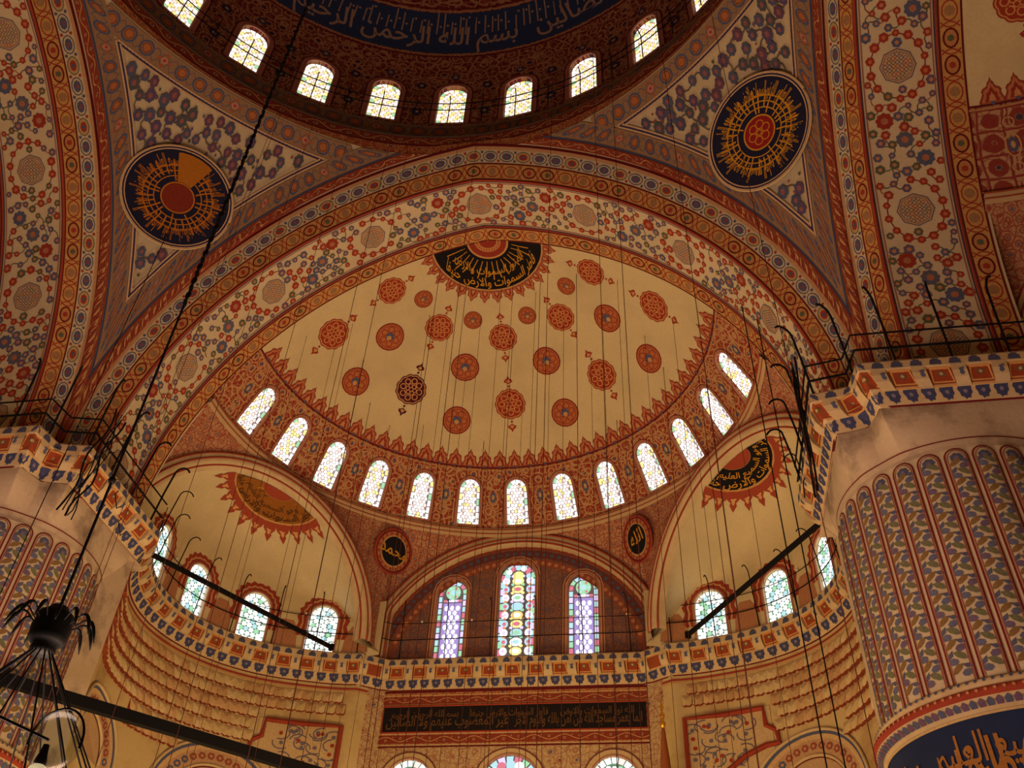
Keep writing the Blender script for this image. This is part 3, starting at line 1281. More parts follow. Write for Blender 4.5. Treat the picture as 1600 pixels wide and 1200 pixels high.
    line(P, -90, 90, 9.34, 0.06, rgb(200, 150, 90), 50, 0.02)
    P.build('red_centre', ins)
    P = Paint(S)

    def polar(u0, m0):
        def fn(V):
            r, _ = sd_rz(m0 + V[:, 1])
            return u0 + V[:, 0] / np.maximum(r, 0.5) / D2R * 0.82, m0 + V[:, 1]
        return fn
    P.text(T_SEMI, polar(0, 9.50), GOLD, 0.46)
    P.text(T_NUR, polar(-4, 9.98), GOLD, 0.40)
    for q in range(15):
        a = -80 + q * 11.4
        r0 = rng.uniform(9.75, 9.95)
        P.stroke([(a, r0), (a + rng.uniform(-2, 2), r0 + .35), (a + rng.uniform(-2, 2), 10.52)], 0.035, GOLD, 0.02)
    P.build('gold_lettering', ins)
    P = Paint(S)
    lotus_crest(P, [a * 12 for a in range(-7, 8)], 9.30, 0.50, 0.40, -1)
    P.build('red_fringe', ins)

    # ring moulding under the windows
    mb = MB()
    prof = [(8.96, -0.40), (8.88, -0.36), (8.86, -0.27), (8.80, -0.22), (8.79, -0.12), (8.84, -0.06), (8.96, -0.02)]
    n = 90
    G = np.zeros((n, len(prof), 3))
    for i in range(n):
        a = (-90 + 180 * i / (n - 1)) * D2R
        for j, (r, dz) in enumerate(prof):
            G[i, j] = (r * math.sin(a), YS + r * math.cos(a), 21.28 + dz)
    mb.grid(G @ R.T)
    mb.build('sill_ring', M_TAN, dome, True)
    mb = MB()
    aa_ = np.linspace(-PI / 2, PI / 2, 90)
    for r, dz in ((8.86, -0.30), (8.79, -0.17)):
        mb.tube(np.stack([r * np.sin(aa_), YS + r * np.cos(aa_), np.full(90, 21.28 + dz)], -1) @ R.T, 0.022, 4)
    mb.build('red_ring_lines', M_REDM, dome)

    # ---------------- spandrels between ring and lower arches
    PHM = 28.8

    def low_pt(phi):
        s = 1 if phi >= 0 else -1
        p = abs(phi)
        if p < PHM:
            x = 9.1 * math.tan(p * D2R)
            return (s * x, 23.2, 15.2 + math.sqrt(max(5.8 ** 2 - x * x, 0)))
        pe = 32.3
        if p < pe:
            t = (p - PHM) / (pe - PHM)
            a0, a1 = np.array((5.0, 23.2, 18.1)), np.array((4.86, 21.78, 16.3))
            m_ = a0 + (a1 - a0) * t
            m_[2] = 16.1 if 0.15 < t else 18.1 - t * 13
            return (s * m_[0], m_[1], m_[2])
        ss = 8.5 * math.tan((p - 53) * D2R)
        q = max(0, 1 - ((ss - 1.75) / 4.95) ** 2)
        P_ = ex_plane(ss, 16.0 + 4.85 * math.sqrt(q), DA53, s)
        return tuple(P_)
    phis = sorted(set([round(x, 3) for x in np.linspace(-90, 90, 181)] + [s * x for s in (-1, 1) for x in (PHM, 29.0, 29.3, 30, 31, 32.3, 32.4, 32.6, 33)]))
    LOW = np.array([low_pt(p) for p in phis])
    phis_a = np.array(phis)

    def F_sp(u, v):
        a = u * D2R
        top = np.stack([8.92 * np.sin(a), YS + 8.92 * np.cos(a), 20.98 + 0 * a], -1)
        lo = np.stack([np.interp(u, phis_a, LOW[:, i]) for i in range(3)], -1)
        zt = np.minimum(v, 1)[..., None]
        b = 0.35 * np.sin(zt * PI) * np.clip((top[..., 2:3] - lo[..., 2:3]) / 5, 0, 1)
        Pm = lo * (1 - zt) + top * zt
        out = np.stack([np.sin(a), np.cos(a), 0 * a], -1)
        return Pm + out * b
    Ssp = mk(F_sp, lambda u, v: (8.9 * D2R, 3.0), R, (40, .5), (0, 8, 16))
    mb = MB()
    U, V = np.meshgrid(phis_a, np.linspace(0, 1, 9), indexing='ij')
    PP = Ssp(U, V)
    mb.grid(PP, np.stack([U * 9.3 * D2R, PP[..., 2]], -1))
    mb.build('spandrels', M_SPAN, dome, True)

    # ---------------- arch mouldings of the exedrae and the middle arch
    ex_i = 0
    for sx in (-1, 1):
        nm = {(0, -1): 'left', (0, 1): 'right'}.get((k, sx), 'side')
        ex = tag(empty('exedra_%s_%s' % (side, 'west' if sx < 0 else 'east')), {'left': 'cream quarter dome left of the centre with a gold half roundel above three windows', 'right': 'cream quarter dome right of the centre with a black half roundel above three windows', 'side': 'quarter dome under the right-hand semidome at the picture edge'}[nm], 'quarter dome', None, 'structure')
        ts = np.linspace(0.0, 1.0, 61)
        rows = []
        for off, d in ((-0.05, 8.5), (0.0, 8.42), (0.10, 8.36), (0.20, 8.40), (0.28, 8.36), (0.40, 8.40), (0.46, 8.5), (0.55, 8.75)):
            s_, z = ex_outer(ts, off)
            rows.append(ex_plane(s_, z, d, sx))
        G = np.stack(rows, 1) @ R.T
        mb = MB()
        mb.grid(G)
        mb.build('arch_moulding', M_CORN, ex, True)
        mb = MB()
        for off, d, r_ in ((0.05, 8.38, 0.03), (0.24, 8.36, 0.03), (0.46, 8.48, 0.035)):
            s_, z = ex_outer(ts, off)
            mb.tube(ex_plane(s_, z, d, sx) @ R.T, r_, 5)
        mb.build('red_arch_lines', M_REDM, ex, True)
        SV = mk(F_exv(sx), lambda u, v: (4.4 * D2R, 3.6), R, (60, .3), (0, 12, 17))
        mb = MB()
        SV.patch(mb, TH_A, TH_B, 0, 1, 60, 24)
        mb.build('vault', M_PLASTER, ex, True)
        SW = mk(F_exw(sx), lambda u, v: (RE * D2R, 1.0), R, (60, 17), (0, 12, 17))
        mb = MB()
        wa = [11.5, 41.9, 72.3, 102.7]
        edges = [TH_A, 26.7, 57.1, 87.5, 117.9, TH_B]
        for q, a in enumerate(wa):
            u0 = -3.7 if q == 0 else edges[q]
            wall_cell(mb, SW, a, 15.98, u0, edges[q + 1], 15.9, Z_EXV, 1.04, 1.80, 0.45)
        for a, b in ((TH_A, -3.7), (117.9, TH_B)):
            SW.patch(mb, a, b, 15.9, Z_EXV, 4, 6)
        mb.build('window_wall', M_PLASTER, ex)
        P = Paint(SW)
        for q, a in enumerate(wa):
            # red sunburst fringe: spiky outline round the round head, red scrolls inside it
            for q2 in range(2):
                pass
            o, i_ = [], []
            hw = 0.52
            for t in np.linspace(-0.15, 1.15, 27):
                if t < 0:
                    p, nrm = (hw, 1.28 + (t) * 5.0), (1, 0)
                elif t > 1:
                    p, nrm = (-hw, 1.28 - (t - 1) * 5.0), (-1, 0)
                else:
                    aa = t * PI
                    p, nrm = (hw * math.cos(aa), 1.28 + hw * math.sin(aa)), (math.cos(aa), math.sin(aa))
                e = 0.42 if len(o) % 2 else 0.33
                o.append((p[0] + nrm[0] * e, p[1] + nrm[1] * e))
                i_.append((p[0] + nrm[0] * 0.01, p[1] + nrm[1] * 0.01))
            P.ring(a, 15.98, o, i_, rgb(158, 64, 44), 0.008, closed=False)
            o2 = [((x - ix) * 0.6 + ix, (y - iy) * 0.6 + iy) for (x, y), (ix, iy) in zip(o, i_)]
            o3 = [((x - ix) * 0.45 + ix, (y - iy) * 0.45 + iy) for (x, y), (ix, iy) in zip(o, i_)]
            P.ring(a, 15.98, o2, o3, rgb(206, 160, 110), 0.014, closed=False)
            window_frame(P, a, 15.98, 1.04, 1.80, 0.07, rgb(190, 140, 104))
        for q, a in enumerate([-4, 26.7, 57.1, 87.5, 116]):
            P.poly(a, 16.05, [(-0.45, 0), (0.45, 0), (0.38, 0.7), (0.2, 1.0), (-0.2, 1.0), (-0.38, 0.7)], rgb(176, 122, 84), 0.006)
        P.build('painted_window_fringes', ex)
        if k == 0:
            rngw = random.Random(40 + sx)
            for q, a in enumerate(wa):
                pl = ['nearest the middle arch', 'in the middle of the three', 'nearest the pillar but one', 'half hidden beside the pillar'][q]
                window(SW, a, 15.98, 1.04, 1.80, 0.16, 'ex', 'green and white arched window in the %s quarter dome, %s' % (nm, pl), 'windows of the %s quarter dome' % nm, rngw)
        # half roundel at the top of the vault
        if k == 0:
            ins = tag(empty('inscription_roundel'), 'worn gold half roundel with a red fringe in the left quarter dome' if sx < 0 else 'black half roundel with gold lettering in the right quarter dome', 'inscription')
            gc = rgb(24, 22, 26) if sx > 0 else rgb(150, 92, 30)
            uc, vc, RR = (58.0 if sx > 0 else 55.0), 0.995, (1.22 if sx > 0 else 1.36)
            P = Paint(SV)

            def half(r, n=24):
                a = np.linspace(PI, 2 * PI, n)
                return np.stack([r * np.cos(a), r * np.sin(a) * 0.92], -1)
            P.ring(uc, vc, half(RR), half(0.5), gc, 0.016, closed=False)
            P.ring(uc, vc, half(0.98), half(0.5), gc, 0.030, closed=False)
            if sx < 0:
                rg = random.Random(6)
                for q in range(34):
                    a, r = PI * (1 + rg.random()), rg.uniform(0.6, RR - .08)
                    t = np.linspace(0, 3, 6)
                    mu, mv = SV.sc(uc, vc)
                    P.stroke(np.stack([uc + (r * math.cos(a) + .09 * np.cos(t + q)) / mu, np.minimum(vc + (r * math.sin(a) * .92 + .09 * np.sin(t + q)) / mv, 1)], -1), 0.03, rgb(206, 150, 50) if q % 3 else rgb(60, 40, 26), 0.04)
            P.build('roundel_ground', ins)
            P = Paint(SV)
            P.ring(uc, vc, half(0.5), half(0.02), rgb(160, 70, 46), 0.018, closed=False)
            P.ring(uc, vc, half(RR + 0.07), half(RR), rgb(200, 150, 84), 0.020, closed=False)
            P.ring(uc, vc, half(0.54), half(0.49), rgb(200, 150, 84), 0.022, closed=False)
            mu, mv = SV.sc(uc, vc)
            for q in range(11):
                a = PI + (q + 0.5) * PI / 11
                cx, cy = (RR + 0.30) * math.cos(a), (RR + 0.30) * math.sin(a) * 0.95
                o = np.array([(-0.24, -.26), (-0.2, 0), (-0.09, 0.12), (-0.12, .2), (0, 0.42), (0.12, .2), (0.09, 0.12), (0.2, 0), (0.24, -.26)])
                P.poly(uc + cx / mu, vc + cy / mv, o, rgb(160, 70, 46), 0.016, a - PI / 2)
                P.poly(uc + cx / mu, vc + cy / mv, o * 0.5, rgb(210, 160, 100), 0.020, a - PI / 2)
            P.build('red_fringe', ins)
            P = Paint(SV)
            gold = GOLD if sx > 0 else rgb(84, 56, 24)

            def rad(V0, r0, a0, sgn=1):
                def fn(V):
                    a = a0 + sgn * V[:, 0] / (r0 - 0.1)
                    r = r0 - V[:, 1]
                    return uc + r * np.cos(a) / mu, np.minimum(vc + r * np.sin(a) * 0.92 / mv, 1.0)
                return fn
            P.text(T_SEMI, rad(0, RR - 0.10, 1.5 * PI, 1 if sx > 0 else -1), gold, 0.36, 0.06)
            P.text(T_RING, rad(0, RR - 0.42, 1.5 * PI, 1 if sx > 0 else -1), gold, 0.30, 0.06)
            P.build('gold_lettering', ins)
    if k != 0:
        return

    # ---------------- qibla wall under the middle arch
    def F_q(u, v):
        return np.stack([u, 23.40 + 0 * u, v + 0 * u], -1)
    SQ = mk(F_q, None, R, (0, 18), (0, 12, 17))
    qw = tag(empty('wall_qibla'), 'painted end wall under the middle arch with three tall stained glass windows', 'wall', None, 'structure')
    mb = MB()
    wall_cell(mb, SQ, 0, 16.0, -1.25, 1.25, 15.9, 21.1, 1.36, 4.0, 0.5)
    for s in (-1, 1):
        wall_cell(mb, SQ, s * 2.47, 16.0, min(s * 1.25, s * 3.7), max(s * 1.25, s * 3.7), 15.9, 21.1, 1.10, 3.34, 0.5)
        SQ.patch(mb, min(s * 3.7, s * 5.6), max(s * 3.7, s * 5.6), 15.9, 21.1, 3, 6)
    mb.build('upper_wall', M_MIH, qw)
    P = Paint(SQ)
    for xc, w_, h_ in ((0, 1.36, 4.0), (-2.47, 1.10, 3.34), (2.47, 1.10, 3.34)):
        window_frame(P, xc, 16.0, w_, h_, 0.12, rgb(196, 150, 112), rgb(150, 60, 44))
        window_frame(P, xc, 16.0, w_ + 0.34, h_ + 0.17, 0.04, rgb(196, 150, 112), rgb(110, 60, 56))
    th = np.linspace(0.14, PI - 0.14, 61)
    for q in range(3):
        r1, r0 = 5.62 - q * 0.36, 5.62 - q * 0.36 - 0.30
        G = np.stack([np.stack([r * np.cos(th), 15.2 + r * np.sin(th)], -1) for r in (r1, r0)], 1)
        P.mb.grid(SQ(G[..., 0], G[..., 1], np.full(G.shape[:2], 0.012)), col=[rgb(150, 66, 46), rgb(112, 60, 52), rgb(150, 84, 60)][q])
        for a in np.linspace(0.35, PI - 0.35, 44):
            rr = (r1 + r0) / 2
            P.disc(rr * math.cos(a), 15.2 + rr * math.sin(a), 0.085, [rgb(200, 150, 96), BLUE, rgb(196, 130, 90)][q], 6, 0.016)
    P.build('painted_arch_bands', qw)
    mb = MB()
    ts = np.linspace(0.10, PI - 0.10, 61)
    rows = []
    for r, y in ((5.84, 23.2), (5.82, 23.08), (5.74, 23.02), (5.60, 23.06), (5.54, 23.02), (5.46, 23.06), (5.42, 23.2), (5.42, 23.42)):
        rows.append(np.stack([np.clip(r * np.cos(ts), -5.12 + (5.84 - r), 5.12 - (5.84 - r)), np.full(61, y), 15.2 + r * np.sin(ts)], -1))
    mb.grid(np.stack(rows, 1))
    mb.build('arch_moulding', M_CORN, qw, True)
    mb = MB()
    for r in (5.79, 5.58, 5.44):
        mb.tube(np.stack([np.clip(r * np.cos(ts), -5.12 + (5.84 - r), 5.12 - (5.84 - r)), np.full(61, 23.03), 15.2 + r * np.sin(ts)], -1), 0.035, 5)
    mb.build('red_arch_lines', M_REDM, qw, True)
    rngw = random.Random(77)
    window(SQ, 0, 16.0, 1.36, 4.0, 0.22, 'rose', 'tall middle window of coloured glass in the painted end wall', None, rngw)
    window(SQ, -2.47, 16.0, 1.10, 3.34, 0.22, 'side', 'violet and white arched window left of the tall middle one', None, rngw)
    window(SQ, 2.47, 16.0, 1.10, 3.34, 0.22, 'side', 'violet and white arched window right of the tall middle one', None, rngw)
    ordn = ['leftmost', 'second from the left', 'third from the left', 'fourth from the left', 'fifth from the left', 'sixth from the left, just left of the middle one', 'the middle one over the tall stained glass', 'sixth from the right, just right of the middle one', 'fifth from the right', 'fourth from the right', 'third from the right', 'second from the right', 'rightmost']
    for i in range(-6, 7):
        window(S, pitch * i, -0.05, 0.86, 1.80, 0.14, 'semi', 'arched white window in the semidome ring, ' + ordn[i + 6], 'windows round the foot of the semidome', rngw)

    # small black roundels in the spandrels
    for sx in (-1, 1):
        o = tag(empty('name_roundel'), 'small black roundel with a gold name in the spandrel left of the middle arch' if sx < 0 else 'small black roundel with a gold name in the spandrel right of the middle arch', 'roundel')
        px = (612, 860) if sx < 0 else (998, 848)
        dr = fw + rt2 * (px[0] - 800) / FPX + up2 * (600 - px[1]) / FPX
        dr /= np.linalg.norm(dr)
        UU, VV = np.meshgrid(np.linspace(14, 34, 60) * sx, np.linspace(0.1, 1, 60), indexing='ij')
        Q = Ssp(UU, VV)
        dd = np.linalg.norm(np.cross(Q - CAMP, dr), axis=-1)
        ii = np.unravel_index(dd.argmin(), dd.shape)
        u0, v0 = UU[ii], VV[ii]
        if sx < 0:
            uv_left = (u0, v0)
        else:
            u0, v0 = -uv_left[0], uv_left[1]
        c = Ssp(np.array([u0]), np.array([v0]))[0]
        n_ = (Ssp(np.array([u0]), np.array([v0]), np.array([1.0])) - Ssp(np.array([u0]), np.array([v0])))[0]
        n_ /= np.linalg.norm(n_)
        xa = np.cross(n_, [0, 0, 1.0])
        xa /= np.linalg.norm(xa)
        xa = xa if xa[0] > 0 else -xa
        za = np.cross(xa, n_)
        za = za if za[2] > 0 else -za

        def plane(c=c, n_=n_, xa=xa, za=za):
            return Surf(lambda u, v: c + np.asarray(u)[..., None] * xa + np.asarray(v)[..., None] * za, None, 1 if np.cross(xa, za) @ n_ > 0 else -1)
        PS = plane()
        P = Paint(PS)
        P.disc(0, 0, 0.84, rgb(176, 112, 70), 28, 0.14)
        P.build('outer_ring', o)
        P = Paint(PS)
        P.circ(0, 0, 0.80, 0.05, DRED, 28, 0.15)
        for q in range(18):
            P.disc(0.68 * math.cos(q * PI / 9), 0.68 * math.sin(q * PI / 9), 0.06, RED, 6, 0.15)
        P.circ(0, 0, 0.60, 0.05, rgb(200, 150, 90), 24, 0.165)
        P.build('flower_border', o)
        P = Paint(PS)
        P.disc(0, 0, 0.55, rgb(26, 24, 26), 24, 0.16)
        P.build('black_disc', o)
        P = Paint(PS)
        P.text(T_MUH if sx < 0 else T_ALLAH, lambda V: (V[:, 0], V[:, 1] - 0.16), GOLD, 0.60 if sx < 0 else 0.66, 0.175)
        P.build('gold_lettering', o)
        mb = MB()
        a = np.linspace(0, 2 * PI, 33)
        mb.tube(PS(0.84 * np.cos(a), 0.84 * np.sin(a), np.full(33, 0.12)), 0.05, 5)
        mb.build('rim', M_REDM, o, True)


for k_, lv in ((0, 2), (1, 1), (3, 0), (2, 0)):
    build_side(k_, lv)


# ------------------------------------------------------------------ pendentives
AE, KE, ZE0 = 15.43, 0.825, 16.3
ZRING, RRING = 29.42, 11.0


def z_ell(r):
    return ZE0 + np.sqrt(np.maximum(AE ** 2 - r * r, 0)) / KE


def r_ell(z):
    return np.sqrt(np.maximum(AE ** 2 - (KE * (z - ZE0)) ** 2, 0))


def pend_pt(x, y, z):
    """ellipsoid point eased on to the two great arches"""
    cx = np.exp(-np.maximum(YA - y, 0) / 1.2)
    cy = np.exp(-np.maximum(YA - x, 0) / 1.2)
    zx = z_of_x_A(x) - z_ell(np.sqrt(x * x + YA ** 2))
    zy = z_of_x_A(y) - z_ell(np.sqrt(y * y + YA ** 2))
    w_ = np.maximum(cx + cy, 1.0)
    return z + np.clip(zx, -1.5, 1.5) * cx / w_ + np.clip(zy, -1.5, 1.5) * cy / w_


def pend_surf(R, border_off=0.0):
    """u: degrees 0..90 from the north arch crown to the side arch crown; v: 0 at the arch, 1 at the dome ring"""
    def F(u, v):
        b = border_off
        Y1 = YA - b
        a = u * D2R
        rmax = np.where(u <= 45, Y1 / np.maximum(np.cos(a), 0.3), Y1 / np.maximum(np.sin(a), 0.3))
        rmax = np.minimum(rmax, AE - 1e-3)
        zb = z_ell(rmax)
        zt = z_ell(RRING + 0.0) + 0 * zb
        z = zb * (1 - v) + zt * v
        r = r_ell(z)
        x, y = r * np.sin(a), r * np.cos(a)
        return np.stack([x, y, pend_pt(x, y, z)], -1)
    return mk(F, lambda u, v: (13.2 * D2R, 6.0), R, (45, .5), (0, 0, 20))


def build_pendentive(k, detail, label):
    R = rotk(k)
    pn = tag(empty('pendentive_%s' % ['northeast', 'southeast', 'southwest', 'northwest'][k]), label, 'pendentive', None, 'structure')
    S = pend_surf(R)
    mb = MB()
    us = 45 + 45 * np.sign(np.linspace(-1, 1, 181)) * np.abs(np.linspace(-1, 1, 181)) ** 1.5
    U, V = np.meshgrid(us, np.linspace(0, 1, 81), indexing='ij')
    PP = S(U, V)
    mb.grid(PP, np.stack([U * 12 * D2R, PP[..., 2] * 1.1], -1))
    mb.build('vault_surface', M_CREAM, pn, True)
    if not detail:
        return
    # borders parallel to both arches and to the ring, laid out on the plan
    # strip along an arch: plane y = YA - d (3D width about 1.5 d), from the mitre up to the ring
    RB = RRING + 0.50         # radius of the inner edge of the ring border

    def strip_raw(u, y):
        zm = z_ell(np.sqrt(2) * y)
        zt = z_ell(np.full_like(y, RRING))
        z = zm * (1 - u) + zt * u
        r = r_ell(z)
        x = np.sqrt(np.maximum(r * r - y * y, 0))
        return np.stack([x, y, pend_pt(x, y, z)], -1)
    tq = np.linspace(0, 1, 400)
    raw = strip_raw(tq, np.full(400, YA - 0.3))
    lq = np.concatenate([[0], np.cumsum(np.linalg.norm(np.diff(raw, axis=0), axis=1))])
    LTOT = lq[-1]

    def strip_surf(swap):
        def F(u, v):
            u = np.interp(u, lq / LTOT, tq)
            y = YA - v
            zm = z_ell(np.sqrt(2) * y) if True else 0
            zt = z_ell(np.full_like(y, RRING))
            z = zm * (1 - u) + zt * u
            r = r_ell(z)
            x = np.sqrt(np.maximum(r * r - y * y, 0))
            # clip above: stay outside the ring
            P = np.stack([x, y, pend_pt(x, y, z)], -1)
            if swap:
                P = P[..., [1, 0, 2]]
            return P
        return mk(F, lambda u, v: (LTOT, 1.45), R, (.5, .3), (0, 0, 20))

    for swap in (0, 1):
        SS = strip_surf(swap)
        P = Paint(SS, 0.08)
        border(P, 0.0, 0.995, 0.02, 0.17, 'scroll', 0.36)
        line(P, 0.0, 0.995, 0.195, 0.05, rgb(70, 74, 104), 120)
        P.build('red_scroll_border', pn)
        P = Paint(SS, 0.08)
        border(P, 0.0, 0.985, 0.215, 0.575, 'circles', 0.62)
        P.build('interlace_border', pn)
        P = Paint(SS, 0.09)
        # inner double line stops where the ring border starts
        for v_, wd, c in ((0.60, 0.05, rgb(206, 172, 136)), (0.635, 0.06, rgb(64, 56, 84)), (0.67, 0.05, rgb(206, 172, 136))):
            y = YA - v_
            zt = float(z_ell(RB))
            zm = float(z_ell(math.sqrt(2) * y))
            z2 = float(z_ell(RRING))
            ut = (zt - zm) / (z2 - zm)
            rr_ = strip_raw(np.array([ut]), np.array([y]))[0]
            ue_ = float(np.interp(ut, tq, lq / LTOT))
            line(P, 0.0, ue_, v_, wd, c, 100)
        P.build('triangle_outline', pn)
    # ring border
    def F_r(u, v):
        r = RRING + v
        a = u * D2R
        x, y = r * np.sin(a), r * np.cos(a)
        return np.stack([x, y, pend_pt(x, y, z_ell(r))], -1)
    SR = mk(F_r, lambda u, v: (11.3 * D2R, 1.5), R, (45, .3), (0, 0, 20))

    SKI = 0.575
    Ssk = mk(lambda u, v: np.stack([10.99 * np.sin(u * D2R), 10.99 * np.cos(u * D2R), pend_pt(10.99 * np.sin(u * D2R), 10.99 * np.cos(u * D2R), z_ell(RRING) + 0 * u) * (1 - v) + 29.43 * v], -1), lambda u, v: (11 * D2R, 0.5), R, (20, .5), (0, 0, 20))
    mb = MB()
    Ssk.patch(mb, 7.2, 82.8, 0, 1, 60, 1)
    mb.build('ring_foot_band', M_REDBAND, pn, True)

    def ulim(v_, inner):
        r = RRING + v_
        return math.degrees(math.acos(min(1, (YA - inner) / r)))
    P = Paint(SR, 0.07)
    a0 = ulim(0.25, 0.50)
    border(P, a0, 90 - a0, 0.05, 0.45, 'circles', 0.66)
    P.build('ring_interlace_border', pn)
    P = Paint(SR, 0.08)
    for v_, wd, c in ((0.47, 0.05, rgb(206, 172, 136)), (0.50, 0.06, rgb(64, 56, 84)), (0.54, 0.05, rgb(206, 172, 136))):
        a0 = ulim(v_, v_ * 0 + 0.635)
        line(P, a0, 90 - a0, v_, wd, c, 60)
    P.build('triangle_outline', pn)

    # flowers inside the triangle
    rng = random.Random(20 + k)
    cu, cr = 45.0, {0: (9.35, 9.35), 3: (9.35, 9.35)}[k]
    cz = {0: 0.0, 3: 0.0}[k]
    rc = math.hypot(*cr)
    SX = pend_xy(R)
    P = Paint(SX, 0.07)
    # sample in (azimuth metres, height) space, reject outside the triangle
    def ok(s_, z):
        r = float(r_ell(z))
        a = math.radians(45) + s_ / r
        x, y = r * math.sin(a), r * math.cos(a)
        return x < YA - 0.78 and y < YA - 0.78 and r > RB + 0.16
    mz = float(z_ell(rc))
    pts = scatter(rng, ok, (-9, 9, 17, 29.3), 0.32, 36000, [(0, mz, 1.55)])
    for s_, z in pts:
        if s_ * s_ + (z - mz) ** 2 / 0.66 < 1.92 ** 2:
            continue
        c = rng.choice([rgb(94, 80, 112), rgb(84, 84, 112), rgb(104, 76, 96), BLUE, rgb(84, 88, 96)])
        P.rosette(s_, z, rng.uniform(0.13, 0.175), c, rgb(150, 96, 96), 7, rng.random())
    stems(P, pts, 0.6, rgb(104, 92, 84), rng=rng, wd=0.035)
    for s_, z in scatter(rng, ok, (-9, 9, 17, 29.3), 0.2, 16000, []):
        if s_ * s_ + (z - mz) ** 2 / 0.66 > 1.90 ** 2 and rng.random() < 0.5:
            P.disc(s_, z, rng.uniform(.03, .06), rng.choice([rgb(150, 80, 70), GREEN, rgb(110, 90, 110)]), 5, 0.009)
    P.build('painted_flowers', pn)
    # roundel
    build_roundel(k, R, SX, mz)


def pend_xy(R):
    """u metres along the azimuth from the diagonal, v = height z"""
    def F(u, v):
        r = r_ell(v)
        a = PI / 4 + u / r
        x, y = r * np.sin(a), r * np.cos(a)
        return np.stack([x, y, pend_pt(x, y, v)], -1)
    return mk(F, lambda u, v: (1.0, 0.78), R, (0, 25), (0, 0, 20))


def build_roundel(k, R, SX, mz):
    worn = k == 3
    o = tag(empty('calligraphy_roundel'), 'large blue roundel of gold lettering with a red centre on the right pendentive' if not worn else 'large blue roundel with an orange worn patch, left of the central arch', 'roundel')
    c = SX(np.array([0.0]), np.array([mz]), np.array([0.22]))[0]
    e = 1e-2
    a = SX(np.array([e]), np.array([mz]))[0] - SX(np.array([-e]), np.array([mz]))[0]
    b = SX(np.array([0.0]), np.array([mz + e]))[0] - SX(np.array([0.0]), np.array([mz - e]))[0]
    xa = a / np.linalg.norm(a)
    za = b - xa * (b @ xa)
    za /= np.linalg.norm(za)
    n_ = np.cross(xa, za)
    toc = np.array([0, 0, 15.0]) - c
    fl = 1 if n_ @ toc > 0 else -1
    n2 = n_ * fl
    xs = 1.0 if np.cross(xa, za) @ n2 < 0 else -1.0
    # gently dished disc
    def F(u, v):
        d = (u * u + v * v) * 0.045
        return c + np.asarray(u)[..., None] * xa * 1.0 + np.asarray(v)[..., None] * za + d[..., None] * n2
    PS = Surf(F, None, fl)
    RR = 1.62
    P = Paint(PS)
    for q in range(6):
        P.circ(0, 0, RR * (q + 1) / 6, RR / 6 + 0.002, rgb(32, 34, 58), 40, 0.004)
    P.build('blue_disc', o)
    P = Paint(PS)
    P.circ(0, 0, RR + 0.03, 0.035, rgb(206, 170, 130), 48, 0.012)
    P.circ(0, 0, RR + 0.08, 0.05, rgb(40, 42, 74), 48, 0.010)
    P.circ(0, 0, RR + 0.12, 0.04, rgb(206, 170, 130), 48, 0.012)
    P.build('outer_rings', o)
    mb = MB()
    aa = np.linspace(0, 2 * PI, 49)
    mb.tube(PS((RR + .13) * np.cos(aa), (RR + .13) * np.sin(aa), np.full(49, -0.02)), 0.03, 5)
    mb.build('rim', M_CORN, o, True)
    P = Paint(PS)
    ctr = rgb(150, 34, 36) if not worn else rgb(130, 50, 34)
    P.disc(0, 0, RR * 0.30, ctr, 24, 0.012)
    P.build('red_centre', o)
    P = Paint(PS)
    g = GOLD if not worn else rgb(190, 116, 34)
    P.circ(0, 0, RR * 0.335, 0.05, g, 32, 0.016)
    for r_ in (0.47, 0.58, 0.68):
        P.circ(0, 0, RR * r_, 0.035, g, 48, 0.016)
    rng = random.Random(4 + k)
    for q in range(30):
        a_ = q * 2 * PI / 30 + rng.uniform(-.04, .04)
        r0, r1 = RR * rng.choice([.36, .45, .5]), RR * rng.choice([.7, .76, .82])
        P.stroke([(r0 * math.cos(a_), r0 * math.sin(a_)), ((r0 + r1) / 2 * math.cos(a_ + .02), (r0 + r1) / 2 * math.sin(a_ + .02)), (r1 * math.cos(a_), r1 * math.sin(a_))], 0.045, g, 0.018)
    mir = -fl
    for q, tx in enumerate((T_RING, T_NUR, T_RING, T_BISM, T_RING, T_SEMI)):
        a0 = q * PI / 3
        wtx = float(text_mesh(tx)[0][:, 0].max() * 2)

        def fn(V, a0=a0, wtx=wtx):
            a_ = a0 - V[:, 0] / wtx * 0.98
            r = RR * 0.67 + V[:, 1] * 0.58
            return -fl * r * np.cos(a_) * -1, r * np.sin(a_)
        P.text(tx, fn, g, 1.0, 0.02)
    if not worn:
        for q in range(6):
            a_ = q * PI / 3
            P.circ(RR * .15 * math.cos(a_), RR * .15 * math.sin(a_), RR * 0.09, 0.03, g, 10, 0.022)
        P.circ(0, 0, RR * 0.06, 0.03, g, 10, 0.022)
    P.build('gold_lettering', o)
    if worn:
        P = Paint(PS)
        # patch where the gold has run: a wedge to the upper side
        ups = za[2] > 0
        a_ = np.linspace(PI / 2 - 0.42, PI / 2 + 0.42, 9)
        if not ups:
            a_ = a_ + PI
        pts = [(0.34 * RR * math.cos(t), 0.34 * RR * math.sin(t)) for t in a_[::-1]]
        out = [(RR * (0.90 + 0.04 * math.sin(t * 31)) * math.cos(t), RR * 0.95 * math.sin(t)) for t in a_]
        P.ring(0, 0, out, pts[::-1], rgb(176, 110, 34), 0.026, closed=False)
        P.build('worn_patch', o)


build_pendentive(0, True, 'floral pendentive right of the dome around the roundel with the red centre')
build_pendentive(3, True, 'floral pendentive left of the dome around the worn roundel')
build_pendentive(1, False, 'pendentive behind the viewer on the right')
build_pendentive(2, False, 'pendentive behind the viewer on the left')


